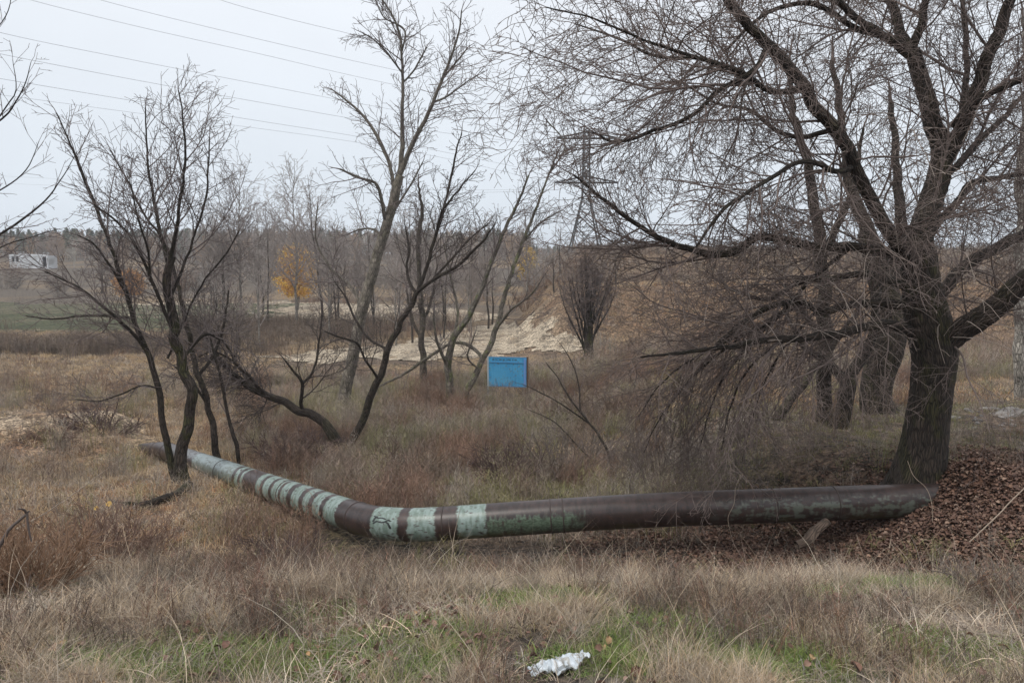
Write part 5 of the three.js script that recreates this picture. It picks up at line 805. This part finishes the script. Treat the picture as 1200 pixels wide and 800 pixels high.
stuffN += scatter('fallen_leaves', 'brown fallen leaves covering the slope under the big tree and the right end of the pipe', 'leaf litter', leafG, M.leaf, 110000, 904, (R) => {
  const D = Math.sqrt(36 + (210 - 36) * R()), X = 0.5 + R() * 12; if (R() > leafSlope(X, D) * (1 - 0.4 * smooth(11.8, 14, D))) return null;
  const s = 0.4 + 1.1 * R() * R() + 0.3 * R(), q = R(); return { X, D, up: 0.004 + R() * 0.03, ry: R() * 6.28, tx: (R() - 0.5) * 1.2, tz: (R() - 0.5) * 1.2, s, c: jit(R, q < 0.6 ? [0.135, 0.078, 0.058] : q < 0.88 ? [0.19, 0.115, 0.082] : [0.29, 0.20, 0.15], 0.5) };
});
stuffN += scatter('loose_leaves', 'single brown and reddish leaves caught in the grass of the near bank', 'leaf litter', leafG, M.leaf, 8000, 905, (R) => {
  const { X, D } = place(R, 2.4, 7.4); if (R() > 0.75 * smooth(0.54, 0.68, fbm(X * 1.1 + 60, D * 1.1, 3)) + 0.10 + 0.8 * Math.exp(-(((X + 0.55) / 0.7) ** 2 + ((D - 5.0) / 0.5) ** 2))) return null;
  const s = 0.5 + 0.7 * R(), q = R(); return { X, D, up: 0.01 + R() * 0.05, ry: R() * 6.28, tx: (R() - 0.5) * 2.2, tz: (R() - 0.5) * 2.2, s, c: jit(R, q < 0.6 ? [0.17, 0.095, 0.07] : q < 0.94 ? [0.25, 0.16, 0.12] : [0.42, 0.27, 0.14], 0.45) };
});
// the hollow and the scrub behind the pipe
const rightLawn = (X, D) => smooth(2.2, 4.2, X - (D - 12) * 0.12) * smooth(11.5, 13, D) * (1 - smooth(22, 30, D));
const leftSlope = (X, D) => smooth(-0.26, -0.44, X / D);
const bareSand = (X, D) => Math.hypot((X + 16.8) / 4.4, (D - 23.6) / 3.0) + 2 * wob(X * 1.3, D) < 0.85 || Math.hypot((X + 14.4) / 1.8, (D - 25.8) / 1.4) + wob(X * 1.3, D) < 0.9;
const weedMask = (X, D) => smooth(0.34, 0.56, fbm(X * 0.33 + 70, D * 0.33, 4));
const WV = [41, 42, 43, 44].map((s) => weed({ n: 18, h: 0.75, spread: 0.30, w: 0.009, side: 10, seed: s, vary: 0.9 }));
stuffN += scatter('dry_weeds', 'thick brown and reddish dry weeds filling the hollow around and behind the pipe', 'weeds', WV, M.blade, 16000, 906, (R) => {
  const { X, D } = place(R, 8.2, 40, 0.84); let k = weedMask(X, D); k *= (1 - 0.93 * rightLawn(X, D)) * (1 - 0.85 * leftSlope(X, D)) * (1 - leafSlope(X, D)) * (D < 11.4 ? 0.8 * smooth(2.5, 0.5, X) : 1); const fp = fromPipe(X, D); if (R() > k + 0.05 || (fp < 1.1 && R() > fp * 0.35) || nearRubble(X, D) || (clearing(X, D) && R() < 0.85)) return null;
  const s = (0.6 + 0.6 * R()) * (D < 11.4 ? 0.55 : 1) * (1 + 0.012 * (D - 10)); const q = fbm(X * 0.5 + 5, D * 0.5, 3); return { X, D, ry: R() * 6.28, s, sy: s * (0.7 + 0.5 * R()), tx: (R() - 0.5) * 0.2, tz: (R() - 0.5) * 0.2, c: jit(R, q < 0.38 ? WEEDR : q < 0.5 ? WEED : R() < 0.7 ? WEEDG : OLIVE, 0.4) };
});
stuffN += scatter('mixed_grass', 'mixed olive and straw coloured grass between the weeds of the hollow', 'grass', [51, 52, 53, 54].map((s) => tuft({ n: 24, h: 0.32, spread: 0.20, w: 0.0115, bend: 1.5, seed: s, vary: 0.9, lean: 0.6 })), M.blade, 26000, 907, (R) => {
  const { X, D } = place(R, 7.4, 30, 0.84); if (R() < 0.85 * leafSlope(X, D) || (bareSand(X, D) && R() < 0.85)) return null; const L = leftSlope(X, D), lawn = rightLawn(X, D), g = fbm(X * 0.4 + 30, D * 0.4, 3);
  if (R() > 0.55 + 0.35 * L + 0.3 * lawn || fromPipe(X, D) < 0.45 || (nearRubble(X, D) && R() < 0.8)) return null; const s = (0.5 + 0.6 * R()) * (1 - 0.35 * lawn); const green = smooth(0.47, 0.6, g); const c = R() < L * 0.85 ? (R() < 0.5 ? TAN : R() < 0.3 ? RUST : R() < 0.6 ? STRAW : STRAWG) : R() < lawn ? (R() < 0.6 ? OLIVE : WEEDG) : R() < Math.max(green * 0.8, D < 11.2 ? 0.45 : 0) ? OLIVE : R() < 0.4 ? STRAWG : R() < 0.5 ? WEEDG : WEED;
  return { X, D, ry: R() * 6.28, s, sy: s * (0.6 + 0.6 * R()), tx: (R() - 0.5) * 0.3, tz: (R() - 0.5) * 0.3, c: jit(R, c, 0.35) };
});
stuffN += scatter('tan_grass', 'tan dry grass covering the valley floor and the left slope beyond the pipe', 'dry grass', [61, 62, 63].map((s) => tuft({ n: 26, h: 0.42, spread: 0.34, w: 0.02, bend: 1.4, seed: s })), M.blade, 30000, 908, (R) => {
  const { X, D } = place(R, 20, 72, 0.84); const n = fbm(X * 0.2 + 4, D * 0.2, 4); if (R() > 0.45 + 0.5 * smooth(0.4, 0.6, n)) return null; const P0 = px(X, D); if (D > 42 && P0 > 290 && P0 < 690 && R() < 0.92) return null; if ((bareSand(X, D) && R() < 0.93) || (clearing(X, D) && R() < 0.8)) return null;
  const s = 0.6 + 0.6 * R(), right = smooth(0.05, 0.3, X / D); const c = R() < right * 0.6 ? (R() < 0.45 ? RUST : R() < 0.5 ? TAN : WEED) : R() < 0.5 ? TAN : R() < 0.5 ? STRAWG : WEED; return { X, D, ry: R() * 6.28, s, sy: s * (0.5 + 0.6 * R()), c: jit(R, c, 0.35) };
});
const WF = [71, 72, 73].map((s) => weed({ n: 26, h: 1.25, spread: 0.9, w: 0.028, side: 8, seed: s }));
stuffN += scatter('far_weeds', 'dark brown scrub in the bands between the pale track and the far field', 'scrub', WF, M.blade, 9000, 909, (R) => {
  const { X, D } = place(R, 38, 128, 0.84); const P0 = px(X, D), n = fbm(X * 0.1 + 9, D * 0.16, 4); let k = 0;
  if (P0 < 430) k = Math.max(k, smooth(50, 54, D) * (1 - smooth(62, 68, D)) * 0.9);                   // dark strip before the field
  if (P0 > 230 && P0 < 700) k = Math.max(k, smooth(62, 68, D) * 0.75 * smooth(0.38, 0.55, n)); if (P0 > 230 && P0 < 640 && D > 86 && D < 118) k *= 0.08;
  if (P0 > 640) k = Math.max(k, 0.85 * smooth(0.40, 0.58, n)); k = Math.max(k, 0.25 * smooth(0.5, 0.62, n)); if (P0 > 330 && P0 < 690 && D > 42 && D < 66) k *= 0.08; if (P0 < 230 && D > 66) k *= 0.12; if (R() > k) return null;
  const s = 0.6 + 0.7 * R(), strip = P0 < 430 && D > 50 && D < 88; return { X, D, ry: R() * 6.28, s, sy: s * (0.6 + 0.6 * R()), c: jit(R, strip && R() < 0.85 ? [0.15, 0.115, 0.092] : R() < 0.5 ? WEED : R() < 0.5 ? WEEDR : WEEDG, 0.35) };
});
stuffN += scatter('dark_scrub', 'dark brown strips of scrub below the green field and the pale field strip', 'scrub', [74, 75, 76].map((s) => weed({ n: 24, h: 1.15, spread: 1.0, w: 0.035, side: 9, seed: s })), M.blade, 7000, 923, (R) => {
  const D = 48 + R() * 42, X = (R() * 2 - 1) * (0.8 * D); const P0 = px(X, D), w = wob(X * 0.2, D * 0.2) * 6; let k = 0; if (P0 < 250 && D > 53 + w && D < 61 + w) k = 0.9; if (P0 > 215 && P0 < 470 && D > 62 + w && D < 82 + w * 0.5) k = 0.5; if (R() > k) return null;
  const s = 0.55 + 0.6 * R(); return { X, D, ry: R() * 6.28, s, sy: s * (0.6 + 0.6 * R()), c: jit(R, R() < 0.55 ? [0.135, 0.105, 0.085] : [0.205, 0.16, 0.125], 0.4) };
});
// ───────────────────────── the far thicket and woods ─────────────────────────
const brush = (seed, h, w, n, r, lv) => { const R = rngOf(seed), B = new Tubes(), P = habit({ rmin: r, levels: lv, seg: [0.7, 0.6, 0.5], wob: [0.3, 0.4, 0.4], trop: [0.12, 0.06, 0.03], kids: [2.0, 2.0, 2], ratio: [0.5, 0.5], ang: [0.55, 0.6] }); for (let i = 0; i < n; i++) { const a = R() * 6.28, k = Math.sqrt(R()); branch(B, V(Math.cos(a) * w * 0.22 * k, -0.1, Math.sin(a) * w * 0.22 * k), V(Math.cos(a) * k * w / h * 0.8, 1, Math.sin(a) * k * w / h * 0.8).normalize(), h * (0.6 + 0.45 * R()), r * 2.2, 0, P, R); } const g = B.geometry(); return g; };
M.stuffTwig = new THREE.MeshStandardMaterial({ roughness: 0.95, vertexColors: true });
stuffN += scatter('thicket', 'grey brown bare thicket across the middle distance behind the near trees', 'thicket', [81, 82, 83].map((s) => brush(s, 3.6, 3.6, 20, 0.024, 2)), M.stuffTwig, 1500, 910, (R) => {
  const { X, D } = place(R, 62, 200, 0.8); const P0 = px(X, D), n = fbm(X * 0.06 + 14, D * 0.06, 3); let k = 0; if (P0 > 225 && P0 < 690) k = D < 76 ? 0.06 : D > 88 && D < 128 && P0 < 600 ? 0.0 : P0 < 460 ? (D < 100 ? 0.04 : D > 175 ? 0.22 : 0.05) : 0.24; if (Math.abs(P0 - 347) < 36 && D < 106) k = 0; if (P0 > 640) k = 0.30; if (P0 < 240) k = D > 135 ? 0.14 : 0; if (R() > k * (0.5 + n)) return null;
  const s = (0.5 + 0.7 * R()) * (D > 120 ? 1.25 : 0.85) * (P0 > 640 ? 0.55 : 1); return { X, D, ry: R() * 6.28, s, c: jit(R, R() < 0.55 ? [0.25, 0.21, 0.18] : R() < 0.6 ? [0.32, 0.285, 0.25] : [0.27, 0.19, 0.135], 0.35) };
});
const farTree = (seed) => { const R = rngOf(seed), B = new Tubes(), P = habit({ rmin: 0.055, levels: 1, seg: [1.0, 0.8], wob: [0.3, 0.4], trop: [0.08, 0.04], kids: [1.3, 1.5], ratio: [0.5], ang: [0.6, 0.6] }); const h = 10; B.tube([V(0, -0.5, 0), V(0.1, 3, 0), V(-0.1, 6.5, 0.1), V(0, h, 0)], [0.18, 0.15, 0.1, 0.04], 5); for (let i = 0; i < 30; i++) { const f = 0.15 + 0.8 * R(); branch(B, V(0, h * f, 0), turned(V(0, 1, 0), 0.75, R), h * 0.42 * (1.15 - f) * (0.6 + 0.7 * R()) + 0.5, 0.09, 0, P, R); } return B.geometry(); };
const pine = (seed) => { const R = rngOf(seed), G = { pos: [], col: [], idx: [] }, h = 10; const tri = (p, s, t) => { const a = randDir(R).multiplyScalar(s), b = randDir(R).multiplyScalar(s * 0.6), o = G.pos.length / 3; G.pos.push(p.x - a.x, p.y - a.y, p.z - a.z, p.x + a.x, p.y + a.y, p.z + a.z, p.x + b.x, p.y + b.y, p.z + b.z); for (let i = 0; i < 3; i++) G.col.push(t, t, t); G.idx.push(o, o + 1, o + 2); };
  for (let i = 0; i < 420; i++) { const f = 0.28 + 0.72 * Math.pow(R(), 0.8), a = R() * 6.28, w = 2.0 * Math.pow(1.05 - f, 0.7) * (0.7 + 0.5 * vnoise(a * 2 + seed, f * 7)), k = Math.sqrt(R()); tri(V(Math.cos(a) * w * k, h * f, Math.sin(a) * w * k), 0.42, 0.75 + 0.5 * R()); }
  for (let i = 0; i < 8; i++) { const y = i / 8 * h * 0.9, o = G.pos.length / 3; G.pos.push(-0.14, y, 0, 0.14, y, 0, 0, y + 1.4, 0.1); for (let j = 0; j < 3; j++) G.col.push(1.4, 0.95, 0.8); G.idx.push(o, o + 1, o + 2); } return geo(G); };
const woodPlace = (R) => { const D = 215 + 240 * Math.sqrt(R()), X = (R() * 2 - 1) * (0.9 * D + 20), P0 = px(X, D); if (P0 < 85 && P0 > -30 && D < 275) return null; if (P0 < 480 && D < 238) return null; return { X, D, P0 }; };
const topLine = (P0) => (P0 < 620 ? 272 : 290);
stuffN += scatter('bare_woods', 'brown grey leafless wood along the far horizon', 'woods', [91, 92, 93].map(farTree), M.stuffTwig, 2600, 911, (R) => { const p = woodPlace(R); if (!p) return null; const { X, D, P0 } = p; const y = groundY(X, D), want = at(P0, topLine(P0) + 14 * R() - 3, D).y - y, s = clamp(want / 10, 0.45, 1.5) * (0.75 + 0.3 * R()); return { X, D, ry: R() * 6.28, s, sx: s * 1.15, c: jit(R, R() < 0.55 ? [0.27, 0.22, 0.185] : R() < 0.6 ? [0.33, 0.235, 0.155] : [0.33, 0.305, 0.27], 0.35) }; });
stuffN += scatter('pine_woods', 'dull green pines mixed into the far wood along the horizon', 'woods', [95, 96, 97].map(pine), M.stuffTwig, 1500, 912, (R) => { const p = woodPlace(R); if (!p) return null; const { X, D, P0 } = p; if (D < 300 || R() > 0.25 + 0.75 * smooth(0.4, 0.6, fbm(X * 0.02 + 5, D * 0.02, 3))) return null; const y = groundY(X, D), want = at(P0, topLine(P0) + 12 * R() - 5, D).y - y, s = clamp(want / 10, 0.5, 1.7); return { X, D, ry: R() * 6.28, s, c: jit(R, R() < 0.7 ? [0.125, 0.14, 0.095] : [0.16, 0.16, 0.10], 0.35) }; });
console.log('instances', stuffN);
console.log('triangles (branches)', Math.round(triangles), 'top-level', scene.children.length);
renderer.render(scene, camera);
